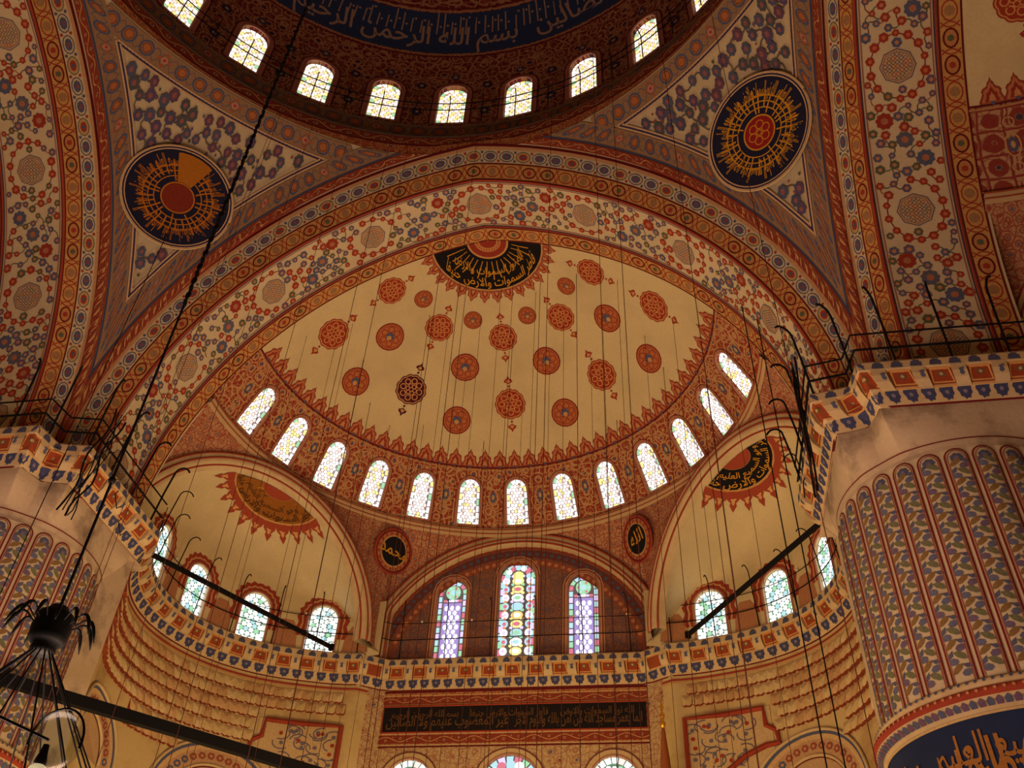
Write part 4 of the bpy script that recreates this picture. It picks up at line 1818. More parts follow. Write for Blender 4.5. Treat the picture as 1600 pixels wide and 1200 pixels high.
# ------------------------------------------------------------------ main dome
def dome_profile():
    pts = [(11.0, 29.42), (11.06, 30.1), (11.16, 30.3), (11.24, 30.45), (11.71, 30.55), (11.75, 31.95), (11.76, 35.0)]
    for i in range(1, 31):
        th = (3 + 87 * i / 30) * D2R
        pts.append((11.74 * math.cos(th), 35 + 9 * math.sin(th)))
    pts = np.array(pts)
    L = np.concatenate([[0], np.cumsum(np.linalg.norm(np.diff(pts, axis=0), axis=1))])
    return pts, L


DP, DL_ = dome_profile()


def F_dome(u, v):
    r = np.interp(v, DL_, DP[:, 0])
    z = np.interp(v, DL_, DP[:, 1])
    a = u * D2R
    return np.stack([r * np.sin(a), r * np.cos(a), z], -1)


def build_dome():
    dm = tag(empty('dome_main'), 'main dome with a blue inscription band over its ring of arched windows', 'dome', None, 'structure')
    S = mk(F_dome, lambda u, v: (float(np.interp(v, DL_, DP[:, 0])) * D2R, 1.0), None, (5, 4), (0, 0, 20))
    vs = DL_[5]                        # top of the sill slope
    vw0, vw1 = vs + 0.0, DL_[6]
    mb = MB()
    for q in range(5):
        S.patch(mb, 0, 360, DL_[q], DL_[q + 1], 168, 2)
    mb.build('dome_ring', M_BORDER, dm, True)
    mb = MB()
    pitch = 360 / 28.0
    for i in range(28):
        wall_cell(mb, S, pitch * (i + .5), vs + 0.12, pitch * i, pitch * (i + 1), vw0, vw1 + 0.3, 1.10, 2.72, 0.5)
    S.patch(mb, 0, 360, vw1 + 0.3, DL_[13], 168, 6)
    mb.build('window_drum', M_ARABD, dm)
    v_i0, v_i1 = None, None
    zt = lambda th: np.interp(35 + 9 * math.sin(th * D2R), DP[6:, 1], DL_[6:])
    v_i0, v_i1 = float(zt(12.0)), float(zt(24.5))
    mb = MB()
    S.patch(mb, 0, 360, DL_[13], DL_[-1], 120, 30)
    mb.build('dome_crown', M_ARABD, dm, True)
    P = Paint(S)
    P.band(0, 360, v_i0, v_i1, 240, rgb(40, 54, 88), 0.015, 6)
    P.build('blue_band', dm)
    P = Paint(S)
    for v_, c, wd in ((v_i0 - .08, rgb(170, 120, 84), .07), (v_i0 - .2, DRED, .08), (v_i1 + .08, rgb(170, 120, 84), .07), (v_i1 + .2, DRED, .08)):
        line(P, 0, 360, v_, wd, c, 240, 0.02)
    line(P, 0, 360, DL_[1] + 0.02, 0.07, rgb(200, 170, 140), 240)
    line(P, 0, 360, DL_[2] + 0.02, 0.08, rgb(52, 60, 72), 240)
    border(P, -75, 75, 0.06, DL_[1] - 0.06, 'scroll', 0.6)
    line(P, 0, 360, 0.03, 0.06, DRED, 240)
    border(P, -80, 80, DL_[4] + .55, vs - 0.06, 'circles', 0.8)
    line(P, 0, 360, DL_[4] + .50, 0.05, rgb(60, 66, 78), 240)
    for i in range(-7, 7):
        uc = pitch * (i + .5)
        window_frame(P, uc, vs + 0.12, 1.10, 2.72, 0.20, rgb(172, 108, 88), rgb(86, 22, 26))
        if i < 7:
            ue = pitch * i
            for q in range(3):
                P.rosette(ue, vs + 0.9 + q * 0.95, 0.22, DBLUE if q % 2 == 0 else rgb(150, 70, 56), rgb(176, 130, 90), 8, 0.1 * q)
                P.circ(ue, vs + 0.9 + q * 0.95, 0.36, 0.04, rgb(168, 120, 82), 12, 0.014)
            P.rosette(uc, vs + 3.45, 0.20, rgb(60, 60, 86), rgb(176, 120, 80), 8)
    P.build('painted_frames_and_borders', dm)
    P = Paint(S)
    sc_ = 1.15

    def on_band(a0):
        def fn(V):
            v = v_i0 + 0.48 + V[:, 1] * 1.15
            r = np.interp(v, DL_, DP[:, 0])
            return a0 + np.degrees(V[:, 0] / r), v
        return fn
    def width_deg(tx, sz):
        V = text_mesh(tx)[0]
        return math.degrees((V[:, 0].max() - V[:, 0].min()) * sz / 10.9)
    a0, sz = 7.0, 1.05
    for tx in (T_BISM, T_NUR):
        wd = width_deg(tx, sz)
        P.text(tx, on_band(a0 - wd / 2), rgb(150, 122, 104), sz, 0.03)
        a0 -= wd + 2.0
    a0 = 9.0
    wd = width_deg(T_DAL, sz)
    P.text(T_DAL, on_band(a0 + wd / 2), rgb(150, 122, 104), sz, 0.03)
    rgs = random.Random(9)
    for q in range(60):     # tall shafts and dots of the script
        a_ = -52 + q * 1.75 + rgs.uniform(-.4, .4)
        P.stroke([(a_, v_i0 + 1.0), (a_ + .1, v_i0 + 1.4), (a_ + .2, v_i0 + rgs.uniform(1.6, 2.05))], 0.06, rgb(150, 122, 104), 0.03)
        P.disc(a_ + .8, v_i0 + rgs.uniform(1.3, 1.9), 0.06, rgb(150, 122, 104), 5, 0.03)
    o = tag(P.mb.build('inscription', M_PAINT, None), 'gold lettering running round the blue band of the dome', 'inscription')
    rng = random.Random(5)
    for i in range(-6, 6):
        window(S, pitch * (i + .5), vs + 0.12, 1.10, 2.72, 0.22, 'dome', ['leftmost window round the main dome, cut by the top edge', 'second window from the left round the main dome', 'third window from the left round the main dome', 'fourth window from the left round the main dome', 'window of the main dome just left of the crown of the front arch', 'window of the main dome just right of the crown of the front arch', 'third window from the right round the main dome, whole', 'second window from the right round the main dome, whole', 'rightmost window round the main dome'][max(0, min(8, i + 4))] if -4 <= i <= 4 else 'main dome window beyond the picture edge', 'windows round the main dome', rng)
    # rail inside the dome windows
    mb = MB()
    for z in (32.55, 33.0):
        a = np.linspace(-80, 80, 120) * D2R
        mb.tube(np.stack([11.45 * np.sin(a), 11.45 * np.cos(a), np.full(120, z)], -1), 0.022, 5)
    rr = tag(empty('dome_railing'), 'thin iron railing running in front of the main dome windows', 'railing')
    mb.build('rail', M_IRON, rr)
    for i in range(-11, 12):
        a = (i * pitch / 2) * D2R
        mb = MB()
        mb.tube([(11.45 * math.sin(a), 11.45 * math.cos(a), 31.6), (11.45 * math.sin(a), 11.45 * math.cos(a), 33.1), (11.3 * math.sin(a), 11.3 * math.cos(a), 33.3)], 0.022, 5)
        mb.build('post', M_IRON, rr)


build_dome()

# ------------------------------------------------------------------ the cornice path round pillars, exedrae and end wall
ZT = 15.98


def right_half():
    E = [(17.5, 9.09), (13.5, 9.09), (10.0, 9.09), (9.90, 9.88), (9.06, 10.06), (9.09, 12.2), (9.09, 14.25)]
    for th in np.linspace(128, -8, 28):
        r = RE - 0.12 + (ex_R(min(th, 90)) - RE)
        E.append((XE + r * math.sin(th * D2R), YEX + r * math.cos(th * D2R)))
    E += [(4.86, 22.72), (4.46, 23.0)]
    return E


EDGE = right_half()
EDGE = np.array(EDGE + [(-x, y) for x, y in EDGE[::-1]])
NH = len(EDGE) // 2


def mitres(E):
    d = np.diff(E, axis=0)
    d /= np.linalg.norm(d, axis=1)[:, None]
    n = np.stack([-d[:, 1], d[:, 0]], -1)
    Mx = np.zeros_like(E)
    Mx[0], Mx[-1] = n[0], n[-1]
    for i in range(1, len(E) - 1):
        b = n[i - 1] + n[i]
        b /= np.linalg.norm(b)
        Mx[i] = b / max(b @ n[i], 0.4)
    return Mx


EM = mitres(EDGE)
EL = np.concatenate([[0], np.cumsum(np.linalg.norm(np.diff(EDGE, axis=0), axis=1))])
# two sections: below-cornice wall also needs heights as the second coordinate


def path_at(u, o):
    P = np.stack([np.interp(u, EL, EDGE[:, i]) for i in range(2)], -1)
    m = np.stack([np.interp(u, EL, EM[:, i]) for i in range(2)], -1)
    return P + (np.asarray(o) - 0.45)[..., None] * m


CP = np.array([(0.0, 14.98), (0.04, 15.02), (0.06, 15.06), (0.16, 15.30), (0.20, 15.33), (0.22, 15.36), (0.38, 15.66), (0.42, 15.70), (0.45, 15.73), (0.45, 15.94), (0.42, 15.98)])
CPL = np.concatenate([[0], np.cumsum(np.linalg.norm(np.diff(CP, axis=0), axis=1))])


def F_corn(u, v):
    o = np.interp(v, CPL, CP[:, 0])
    z = np.interp(v, CPL, CP[:, 1])
    p = path_at(u, o)
    return np.concatenate([p, z[..., None]], -1)


S_CORN = mk(F_corn, None, None, (3, 0.2), (0, 5, 10))

IP3, IEX, IQ = 5, NH - 3, NH
SECT = [  # (name, label, u0, u1)
    ('right pillar', 'painted bracket cornice capping the right fluted pillar', 0.0, EL[6]),
    ('right exedra', 'curved bracket cornice under the windows of the right quarter dome', EL[6], EL[NH - 2]),
    ('qibla', 'straight bracket cornice under the three tall stained glass windows', EL[NH - 2], EL[NH + 1]),
    ('left exedra', 'curved bracket cornice under the windows of the left quarter dome', EL[NH + 1], EL[2 * NH - 7]),
    ('left pillar', 'painted bracket cornice capping the left fluted pillar', EL[2 * NH - 7], EL[-1]),
]


def build_cornice():
    for q, (nm, lab, u0, u1) in enumerate(SECT):
        c = tag(empty('trim_%d' % (q + 1)), lab, 'cornice', None, 'structure')
        us = [u for u in EL if u0 - 1e-6 <= u <= u1 + 1e-6]
        extra = list(np.linspace(u0, u1, int((u1 - u0) / 0.4) + 2))
        us = np.array(sorted(set(np.round(us + extra, 4))))
        for part, idx, mat in (('palmette_moulding', (0, 5), M_CORN), ('coffer_bed', (5, 7), M_COFFER), ('top_fascia', (7, 10), M_CORN)):
            vv = CPL[idx[0]:idx[1] + 1]
            U, V = np.meshgrid(us, vv, indexing='ij')
            mb = MB()
            mb.grid(S_CORN(U, V), np.stack([U, V], -1))
            mb.build(part, mat, c)
        # ledge on top
        mb = MB()
        o = np.array([0.43, -0.2, -1.3])
        U, O = np.meshgrid(us, o, indexing='ij')
        p = path_at(U, O)
        mb.grid(np.concatenate([p, np.full(U.shape + (1,), ZT)], -1))
        mb.build('walkway', M_STAIN, c)
        # consoles and coffers, one by one
        L = u1 - u0
        n = max(1, int(round(L / 0.82)))
        for i in range(n):
            uc = u0 + (i + .5) * L / n
            if 17.5 - uc < 0:
                pass
            mb = MB()
            hw = 0.155
            U = np.array([uc - hw, uc - hw * .4, uc + hw * .4, uc + hw])
            rows = []
            for o_, z_ in ((0.14, 15.30), (0.26, 15.31), (0.38, 15.42), (0.44, 15.56), (0.45, 15.75), (0.20, 15.75)):
                rows.append(np.concatenate([path_at(U, np.full(4, o_)), np.full((4, 1), z_)], -1))
            G = np.stack(rows, 1)
            mb.grid(G)
            for e in (0, 3):
                mb.add(G[e], [tuple(range(len(rows)))])
            con = mb.build('console', M_CORN, c)
            # painted face of the console
            P = Paint(S_CORN)
            S_ = S_CORN
            for zz, oo in ((0.30, 0), (0.42, 0)):
                P.disc(uc, CPL[5] + zz * 0.72, 0.055, BLUE, 7, 0.115)
            P.build('console_flowers', con)
            # coffer: raised frame with a dark painted pocket and a flower
            ue = uc + L / n / 2
            if i < n - 1:
                P = Paint(S_CORN)
                hc = L / n / 2 - hw - 0.015
                vm = (CPL[5] + CPL[7]) / 2
                hv = (CPL[7] - CPL[5]) / 2 - 0.03
                P.poly(ue, vm, [(-hc, -hv), (hc, -hv), (hc * .86, hv), (-hc * .86, hv)], rgb(150, 66, 36), 0.012)
                P.ring(ue, vm, [(-hc, -hv), (hc, -hv), (hc * .86, hv), (-hc * .86, hv)], [(-hc * .84, -hv * .8), (hc * .84, -hv * .8), (hc * .72, hv * .8), (-hc * .72, hv * .8)], rgb(206, 150, 84), 0.02)
                P.disc(ue, vm + hv * .2, 0.085, GREEN, 8, 0.022, 0.06)
                P.disc(ue, vm + hv * .2, 0.04, rgb(200, 150, 90), 6, 0.026)
                P.build('coffer', c)
        P = Paint(S_CORN)
        n2 = max(1, int(round(L / 0.41)))
        for i in range(n2):
            u = u0 + (i + .5) * L / n2
            a = np.linspace(-0.25, PI + 0.25, 12)
            pal = np.stack([0.155 * np.cos(a) * (1 + 0.10 * np.cos(9 * a)), -0.11 + 0.235 * np.sin(a) * (1 + 0.08 * np.cos(9 * a))], -1)
            P.poly(u, (CPL[2] + CPL[3]) / 2, pal * [1, -1] + [0, -0.02], rgb(68, 72, 104), 0.010)
            P.disc(u, (CPL[2] + CPL[3]) / 2 + 0.03, 0.05, rgb(130, 120, 140), 6, 0.016)
            P.poly(u, (CPL[8] + CPL[9]) / 2, pal * [0.8, 0.62] + [0, 0.015], rgb(80, 82, 108), 0.010)
        line(P, u0, u1, CPL[4], 0.035, rgb(206, 150, 84), max(2, int(L / .3)), 0.012)
        line(P, u0, u1, CPL[7] - .01, 0.035, rgb(206, 150, 84), max(2, int(L / .3)), 0.012)
        line(P, u0, u1, CPL[0] + .02, 0.05, DRED, max(2, int(L / .3)), 0.012)
        P.build('painted_palmettes', c)


build_cornice()


# ------------------------------------------------------------------ walls under the cornice
def F_low(u, v):
    p = path_at(u, np.zeros_like(np.asarray(u, float)))
    return np.concatenate([p, (v + 0 * u)[..., None]], -1)


S_LOW = mk(F_low, None, None, (float(EL[NH - 1] + 3), 12.0), (0, 5, 10))


def uth(th, side):
    """path coordinate of the exedra angle th"""
    i = 7 + (128 - th) / 136.0 * 27
    u = np.interp(i, np.arange(len(EL)), EL)
    return u if side > 0 else EL[-1] - u


def scallop(parent, side, th, z, w, h, rng, mat):
    u = uth(th, side)
    mb = MB()
    hw = w * 0.47
    jig = rng.uniform(-0.01, 0.01)
    pts = [(-hw, h * .47), (0, h * .47), (hw, h * .47), (hw, -h * .30), (hw * .5, -h * .46), (0, -h * .42), (-hw * .5, -h * .46), (-hw, -h * .30)]
    dd = [0.02, 0.03, 0.02, 0.10, 0.14, 0.17, 0.14, 0.10]
    U = np.array([u + p[0] for p in pts] + [u])
    V = np.array([z + p[1] for p in pts] + [z])
    D = np.array([d + jig for d in dd] + [0.14 + jig])
    F = [(i, (i + 1) % 8, 8) for i in range(8)]
    A = S_LOW(U, V, D)
    B = S_LOW(U[:8], V[:8], np.full(8, 0.0))
    mb.add(A, F, mat)
    mb.add(np.concatenate([A[:8], B]), [(i, (i + 1) % 8, 8 + (i + 1) % 8, 8 + i) for i in range(8)], rgb(140, 66, 40))
    return mb.build('scallop_tile', M_PAINT, parent)


def build_low_walls():
    tile_m = [rgb(228, 204, 148), rgb(220, 194, 136), rgb(222, 184, 132), rgb(208, 170, 118)]
    for side, nm in ((1, 'right'), (-1, 'left')):
        wl = tag(empty('wall_exedra_%s' % nm), 'curved honeycomb-scalloped wall under the %s quarter dome cornice' % nm, 'wall', None, 'structure')
        a, b = (EL[7], EL[NH - 2]) if side > 0 else (EL[NH + 1], EL[2 * NH - 8])
        mb = MB()
        S_LOW.patch(mb, a, b, 0, 14.99, 50, 24)
        mb.build('wall_face', M_LOW, wl, True)
        # the short wall between the round pillar and the curve, and the underside of the cornice above it
        e_ = path_at(np.array([EL[7]]), np.array([0.0]))[0]
        mb = MB()
        mb.grid(np.array([[(side * e_[0], e_[1], z) for z in (0, 14.99)], [(side * 9.98, 13.6, z) for z in (0, 14.99)], [(side * 10.4, 12.6, z) for z in (0, 14.99)]], float))
        mb.grid(np.array([[(side * 9.50, y, 14.985), (side * 10.5, y, 14.985)] for y in (11.0, 12.5, 14.0, 14.7)], float))
        mb.build('return_wall', M_STAIN, wl)
        P = Paint(S_LOW)
        line(P, a, b, 14.84, 0.07, RED, 60)
        line(P, a, b, 14.74, 0.06, rgb(204, 160, 104), 60)
        P.build('red_line', wl)
        rng = random.Random(side + 9)
        nrow = 7
        for r_ in range(nrow):
            hh = 0.40
            z = 14.48 - r_ * hh
            n = 32
            for i in range(n):
                th = 124 - (i + (0.5 if r_ % 2 else 0)) * (128.0 / n)
                # leave room for the framed panel and the arches lower down
                if z < 13.75 and th < 31 and th > -5:
                    continue
                if z < 12.75 and 24 < th < 60:
                    continue
                if z < 12.6 and th > 84:
                    continue
                w_ = (EL[NH - 2] - EL[7]) / 136.0 * (128.0 / n)
                scallop(wl, side, th, z, w_, hh, rng, tile_m[rng.randrange(4)])
        # framed floral panel with a stepped corner next to the pier
        pn = tag(empty('framed_panel'), 'red framed floral spandrel panel on the %s exedra wall beside the pier' % nm, 'panel')
        S_ = S_LOW

        def q(th, z):
            return (uth(th, side), z)
        P = Paint(S_)
        sgn = 1 if side > 0 else -1
        U0, U1 = sorted((uth(-4, side), uth(29, side)))
        P.band(U0, U1, 11.0, 13.55, 14, rgb(200, 172, 124), 0.03, 6)
        P.build('panel_ground', pn)
        P = Paint(S_)
        rg = random.Random(5)
        for i in range(26):
            th, z = rg.uniform(-1, 20), rg.uniform(11.9, 13.3)
            t = np.linspace(0, 2.6, 7)
            P.stroke(np.stack([uth(th, side) + 0.28 * np.cos(t + i), z + 0.20 * np.sin(t + i)], -1), 0.04, rgb(112, 104, 116), 0.040)
            P.disc(uth(th, side), z, 0.07, rgb(112, 104, 116) if i % 3 else RED, 6, 0.042)
        P.build('scroll_painting', pn)
        mb = MB()
        outl = [q(-3.5, 10.5), q(-3.5, 13.5), q(12, 13.5), q(26.5, 13.5), q(26.8, 12.95), q(30.5, 12.75), q(31, 12.35), q(26, 12.35), q(18, 12.15), q(10, 11.75), q(4, 11.2), q(0, 10.6)]
        O = np.array(outl)
        mb.tube(S_(O[:, 0], O[:, 1], np.full(len(O), 0.06)), 0.085, 6)
        mb.build('red_frame', M_REDM, pn)
        # arches lower down
        for th0, zt, rad, nm2 in ((42, 12.45, 1.9, 'far'), (104, 12.2, 1.75, 'near')):
            ar = tag(empty('lower_arch'), 'lower gallery arch with painted bands, %s, on the %s exedra wall' % ('next to the framed panel' if th0 < 60 else 'next to the pillar', nm), 'arch', None, 'structure')
            P = Paint(S_)
            tt = np.linspace(0, PI, 31)
            uc = uth(th0, side)
            for r1, r0, c in ((1.0, .93, BLUE), (.93, .86, rgb(206, 170, 120)), (.86, .66, rgb(190, 150, 110)), (.66, .62, rgb(206, 170, 120)), (.62, .58, DRED)):
                G = np.stack([np.stack([uc + r * rad * np.cos(tt), zt - rad + r * rad * np.sin(tt)], -1) for r in (r1, r0)], 1)
                P.mb.grid(S_(G[..., 0], G[..., 1], np.full(G.shape[:2], 0.035)), col=c)
            for a_ in np.linspace(0.15, PI - .15, 16):
                P.rosette(uc + .76 * rad * math.cos(a_), zt - rad + .76 * rad * math.sin(a_), 0.12, BLUE if int(a_ * 10) % 2 else rgb(150, 80, 60), rgb(190, 140, 100), 6, 0, 0.05)
            P.build('painted_bands', ar)
            mb = MB()
            for r in (1.0, 0.62):
                mb.tube(S_(uc + r * rad * np.cos(tt), zt - rad + r * rad * np.sin(tt), np.full(31, 0.05)), 0.05, 6)
            mb.build('arch_moulding', M_CORN, ar, True)
            P = Paint(S_)
            P.poly(uc, zt - rad, np.stack([.58 * rad * np.cos(tt), .58 * rad * np.sin(tt)], -1), rgb(190, 156, 116), 0.02)
            P.build('arch_field', ar)
    # ---- end wall under the straight cornice
    ql = tag(empty('wall_mihrab'), 'flat painted wall with the long black inscription panel below the straight cornice', 'wall', None, 'structure')
    a, b = EL[NH - 2], EL[NH + 1]
    mb = MB()
    S_LOW.patch(mb, a, EL[NH - 1], 0, 14.99, 2, 10)
    S_LOW.patch(mb, EL[NH], b, 0, 14.99, 2, 10)
    mb.build('pier_faces', M_FLORAL, ql)
    um = (EL[NH - 1] + EL[NH]) / 2
    S_M = Surf(lambda u, v: S_LOW.F(um - np.asarray(u), np.asarray(v, float) + 0 * np.asarray(u)), None, 1)
    P0, P1 = S_M(np.array([0.]), np.array([12.]))[0], S_M(np.array([0.]), np.array([12.]), np.array([.1]))[0]
    if P1[1] > P0[1]:
        S_M.flip = -1
    # with u reversed the wall reads left to right again
    if S_M(np.array([1.0]), np.array([12.]))[0][0] < 0:
        S_M = Surf(lambda u, v: S_LOW.F(um + np.asarray(u), np.asarray(v, float) + 0 * np.asarray(u)), None, S_LOW.flip)
    hw = (EL[NH] - EL[NH - 1]) / 2
    mb = MB()
    S_M.patch(mb, -hw, hw, 13.05, 14.99, 10, 6)
    mb.build('banded_wall', M_REDBAND, ql)
    mb = MB()
    wins = ((-3.3, 1.5, 1.5), (0.0, 1.9, 2.0), (3.3, 1.5, 1.5))
    for xc, w_, h_ in wins:
        u0, u1 = (-hw, -1.7) if xc < 0 else ((-1.7, 1.7) if xc == 0 else (1.7, hw))
        wall_cell(mb, S_M, xc, 12.72 - h_ - (0.1 if xc else 0), u0, u1, 9.5, 13.05, w_, h_, 0.3)
    S_M.patch(mb, -hw, hw, 0, 9.5, 4, 4)
    mb.build('floral_wall', M_FLORAL, ql)
    P = Paint(S_M)
    for z, c, wd in ((14.93, DRED, .07), (14.80, rgb(204, 160, 104), .05), (14.46, rgb(204, 160, 104), .05), (13.46, rgb(204, 170, 120), .06), (13.08, rgb(204, 170, 120), .05), (13.02, DRED, .05)):
        line(P, -hw, hw, z, wd, c, 8)
    for xc, w_, h_ in wins:
        window_frame(P, xc, 12.72 - h_ - (0.1 if xc else 0), w_, h_, 0.20, rgb(206, 178, 130), rgb(120, 70, 60))
    border(P, -hw, hw, 14.50, 14.76, 'scroll', 0.5)
    border(P, -hw, hw, 13.14, 13.42, 'scroll', 0.5)
    P.build('painted_lines', ql)
    rngw = random.Random(4)
    for xc, w_, h_ in wins:
        window(S_M, xc, 12.72 - h_ - (0.1 if xc else 0), w_, h_, 0.15, 'ex' if xc else 'rose', {-3.3: 'lower window left, its round head just above the bottom edge', 0.0: 'lower middle window, its round head just above the bottom edge', 3.3: 'lower window right, its round head just above the bottom edge'}[xc], None, rngw)
    pnl = tag(empty('black_inscription'), 'long black inscription panel with dim gold lettering under the straight cornice', 'inscription')
    P = Paint(S_M)
    P.band(-4.38, 4.38, 13.52, 14.40, 10, rgb(30, 26, 28), 0.03)
    P.build('black_ground', pnl)
    mb = MB()
    fr = np.array([(-4.4, 13.5), (4.4, 13.5), (4.4, 14.42), (-4.4, 14.42), (-4.4, 13.5)])
    mb.tube(S_M(fr[:, 0], fr[:, 1], np.full(5, .03)), 0.035, 5)
    mb.build('frame', M_REDM, pnl)
    P = Paint(S_M)
    def fit_text(tx, x0, x1, zb, hh, c):
        V = text_mesh(tx)[0]
        k = (x1 - x0) / (V[:, 0].max() - V[:, 0].min())
        P.text(tx, lambda V: ((x0 + x1) / 2 + V[:, 0] * k, zb + V[:, 1] * hh), c, 1.0, 0.045)
    dim = rgb(104, 72, 40)
    fit_text(T_PANEL, 0.1, 4.25, 13.72, 0.50, dim)
    fit_text(T_DAL, -4.25, -0.1, 13.72, 0.50, dim)
    fit_text(T_NUR, 1.6, 4.0, 14.02, 0.34, dim)
    fit_text(T_SEMI, -1.4, 1.2, 14.02, 0.34, dim)
    fit_text(T_BISM, -4.1, -1.8, 14.02, 0.34, dim)
    P.build('gold_lettering', pnl)


build_low_walls()


# ------------------------------------------------------------------ fluted pillars
def block_r(a):
    """outline distance of a square block with notched corners in direction a"""
    c, s = np.abs(np.cos(a)), np.abs(np.sin(a))
    m, n = np.maximum(c, s), np.minimum(c, s)
    r1 = 2.56 / m
    # notch edge from (2.56, 1.72) to (1.90, 1.90)
    ax, ay, bx, by = 2.56, 1.72, 1.90, 1.90
    ex, ey = bx - ax, by - ay
    r2 = (ax * ey - ay * ex) / np.where(np.abs(m * ey - n * ex) < 1e-6, 1e-6, m * ey - n * ex)
    return np.where(n / m > ay / ax, r2, r1)


def build_pillar(sx, sy, label, detail):
    cx, cy = sx * 12.1, sy * 12.1
    pl = tag(empty('fluted_pillar', (0, 0, 0)), label, 'pillar', None, 'structure')
    NF = 30
    R0 = 2.56

    def rad(a, z, flute=True):
        t = np.clip((z - 13.85) / 1.0, 0, 1)
        t = t * t * (3 - 2 * t)
        rb = block_r(a)
        # flutes: shallow convex ribs that die out under the block
        ph = (a / (2 * PI) * NF) % 1.0 - 0.5
        fl = 0.055 * (1 - (2 * np.abs(ph)) ** 2.2)
        fade = np.clip((13.9 - z) / 0.4, 0, 1)
        rc = R0 + fl * fade
        return rc * (1 - t) + rb * t

    def F(u, v):
        a = u * D2R
        r = rad(a, v)
        return np.stack([cx + r * np.cos(a), cy + r * np.sin(a), v + 0 * u], -1)
    S = mk(F, lambda u, v: (2.5 * D2R, 1.0), None, (200 if sx > 0 else 340, 10), (0, 0, 10))
    # facing range towards the hall
    mid = math.degrees(math.atan2(-cy, -cx))
    mb = MB()
    S.patch(mb, mid - 180, mid + 180, 13.8, 14.99, 720, 12)
    mb.build('capital_block', M_STAIN, pl, False)
    mb = MB()
    S.patch(mb, mid - 180, mid + 180, 8.85, 13.8, 360, 14)
    mb.build('fluted_shaft', M_CREAM, pl, True)
    # ring, blue inscription band and lower shaft
    mb = MB()
    mb.lathe([(2.60, 8.93), (2.72, 8.89), (2.80, 8.83), (2.78, 8.76), (2.74, 8.72)], (cx, cy, 0), 96)
    mb.build('ring_top_moulding', M_CORN, pl, True)
    mb = MB()
    mb.lathe([(2.76, 8.73), (2.88, 8.67), (2.90, 8.58), (2.84, 8.52)], (cx, cy, 0), 96)
    mb.build('red_ring', M_REDM, pl, True)
    mb = MB()
    mb.lathe([(2.85, 8.53), (2.80, 8.46), (2.72, 8.37), (2.70, 8.33)], (cx, cy, 0), 96)
    mb.build('palmette_ring', M_CORN, pl, True)
    mb = MB()
    mb.lathe([(2.68, 8.34), (2.66, 6.2)], (cx, cy, 0), 96)
    mb.build('blue_inscription_band', M_BLUE, pl, True)
    mb = MB()
    mb.lathe([(2.66, 6.2), (2.76, 6.1), (2.6, 6.0), (2.6, 0.0)], (cx, cy, 0), 96)
    mb.build('lower_shaft', M_PLASTER, pl, True)
    if not detail:
        return
    P = Paint(S)
    rng = random.Random(3 + int(sx))
    da = 360.0 / NF
    a0 = math.floor((mid - 80) / da)
    for i in range(a0, a0 + int(160 / da) + 2):
        uc = (i + 0.5) * da
        dev = abs(((uc - mid + 180) % 360) - 180)
        # the tops follow the line where the round shaft meets the square block
        fc = min(abs(((uc - t + 180) % 360) - 180) for t in (0, 90, 180, 270))
        ztop = 13.78
        half_w = da * 0.5 * 2.5 * D2R
        hw = half_w * 0.80
        mu = 2.5 * D2R
        # outline: two long lines and a round head
        t = np.linspace(0, PI, 9)
        head = [(uc + hw * math.cos(x) / mu, ztop - hw + hw * math.sin(x)) for x in t]
        path = [(uc + hw / mu, 8.95), (uc + hw / mu, 10.5), (uc + hw / mu, 12.0)] + [h for h in head] + [(uc - hw / mu, 12.0), (uc - hw / mu, 10.5), (uc - hw / mu, 8.95)]
        path = [p for p in path if p[1] <= ztop + 0.01]
        dn = []
        for q in range(len(path) - 1):
            for w_ in np.linspace(0, 1, 5)[:-1]:
                dn.append((path[q][0] * (1 - w_) + path[q + 1][0] * w_, path[q][1] * (1 - w_) + path[q + 1][1] * w_))
        dn.append(path[-1])
        P.stroke(dn, 0.035, rgb(120, 36, 34), 0.014)
        inner = [(uc + (p[0] - uc) * 0.80, p[1] - (0.05 if p[1] > ztop - hw else 0)) for p in dn]
        P.stroke(inner, 0.02, rgb(160, 90, 64), 0.016)
        # winding vine of blue and olive leaves
        z = 9.1
        q = i
        while z < ztop - 0.30:
            s_ = 1 if q % 2 else -1
            P.disc(uc + s_ * 0.09 / mu, z, 0.095, rgb(104, 106, 128) if q % 3 else rgb(112, 96, 120), 7, 0.014, 0.070, 0.3 * s_)
            P.poly(uc - s_ * 0.06 / mu, z + 0.09, np.array([(-.13, -.02), (-.05, .05), (.06, .07), (.15, .01), (.05, -.05), (-.06, -.06)]) * [s_, 1], rgb(136, 106, 64) if q % 2 else rgb(116, 116, 84), 0.015, 0.5 * s_)
            P.poly(uc + s_ * 0.12 / mu, z + 0.13, np.array([(-.09, -.03), (0, .04), (.10, .03), (.02, -.05)]), rgb(92, 94, 116), 0.016, -0.7 * s_)
            z += 0.235
            q += 1
        P.rosette(uc, ztop - 0.24, 0.13, BLUE, rgb(120, 110, 130), 7)
    P.build('painted_flutes', pl)
    # line along the top of the flutes
    P = Paint(S)
    us = np.linspace(mid - 85, mid + 85, 140)
    zz = []
    for u in us:
        fc = min(abs(((u - t + 180) % 360) - 180) for t in (0, 90, 180, 270))
        zz.append(14.03)
    P.stroke(np.stack([us, zz], -1), 0.03, rgb(120, 50, 40), 0.014)
    P.build('arched_line', pl)
    # paint on the rings and lettering on the band
    def Fb(u, v):
        a = u * D2R
        r = np.interp(v, [6.2, 8.33, 8.37, 8.46, 8.53, 8.60, 8.68, 8.76, 8.84, 8.93], [2.67, 2.69, 2.74, 2.82, 2.87, 2.91, 2.89, 2.80, 2.81, 2.61])
        return np.stack([cx + r * np.cos(a), cy + r * np.sin(a), v + 0 * u], -1)
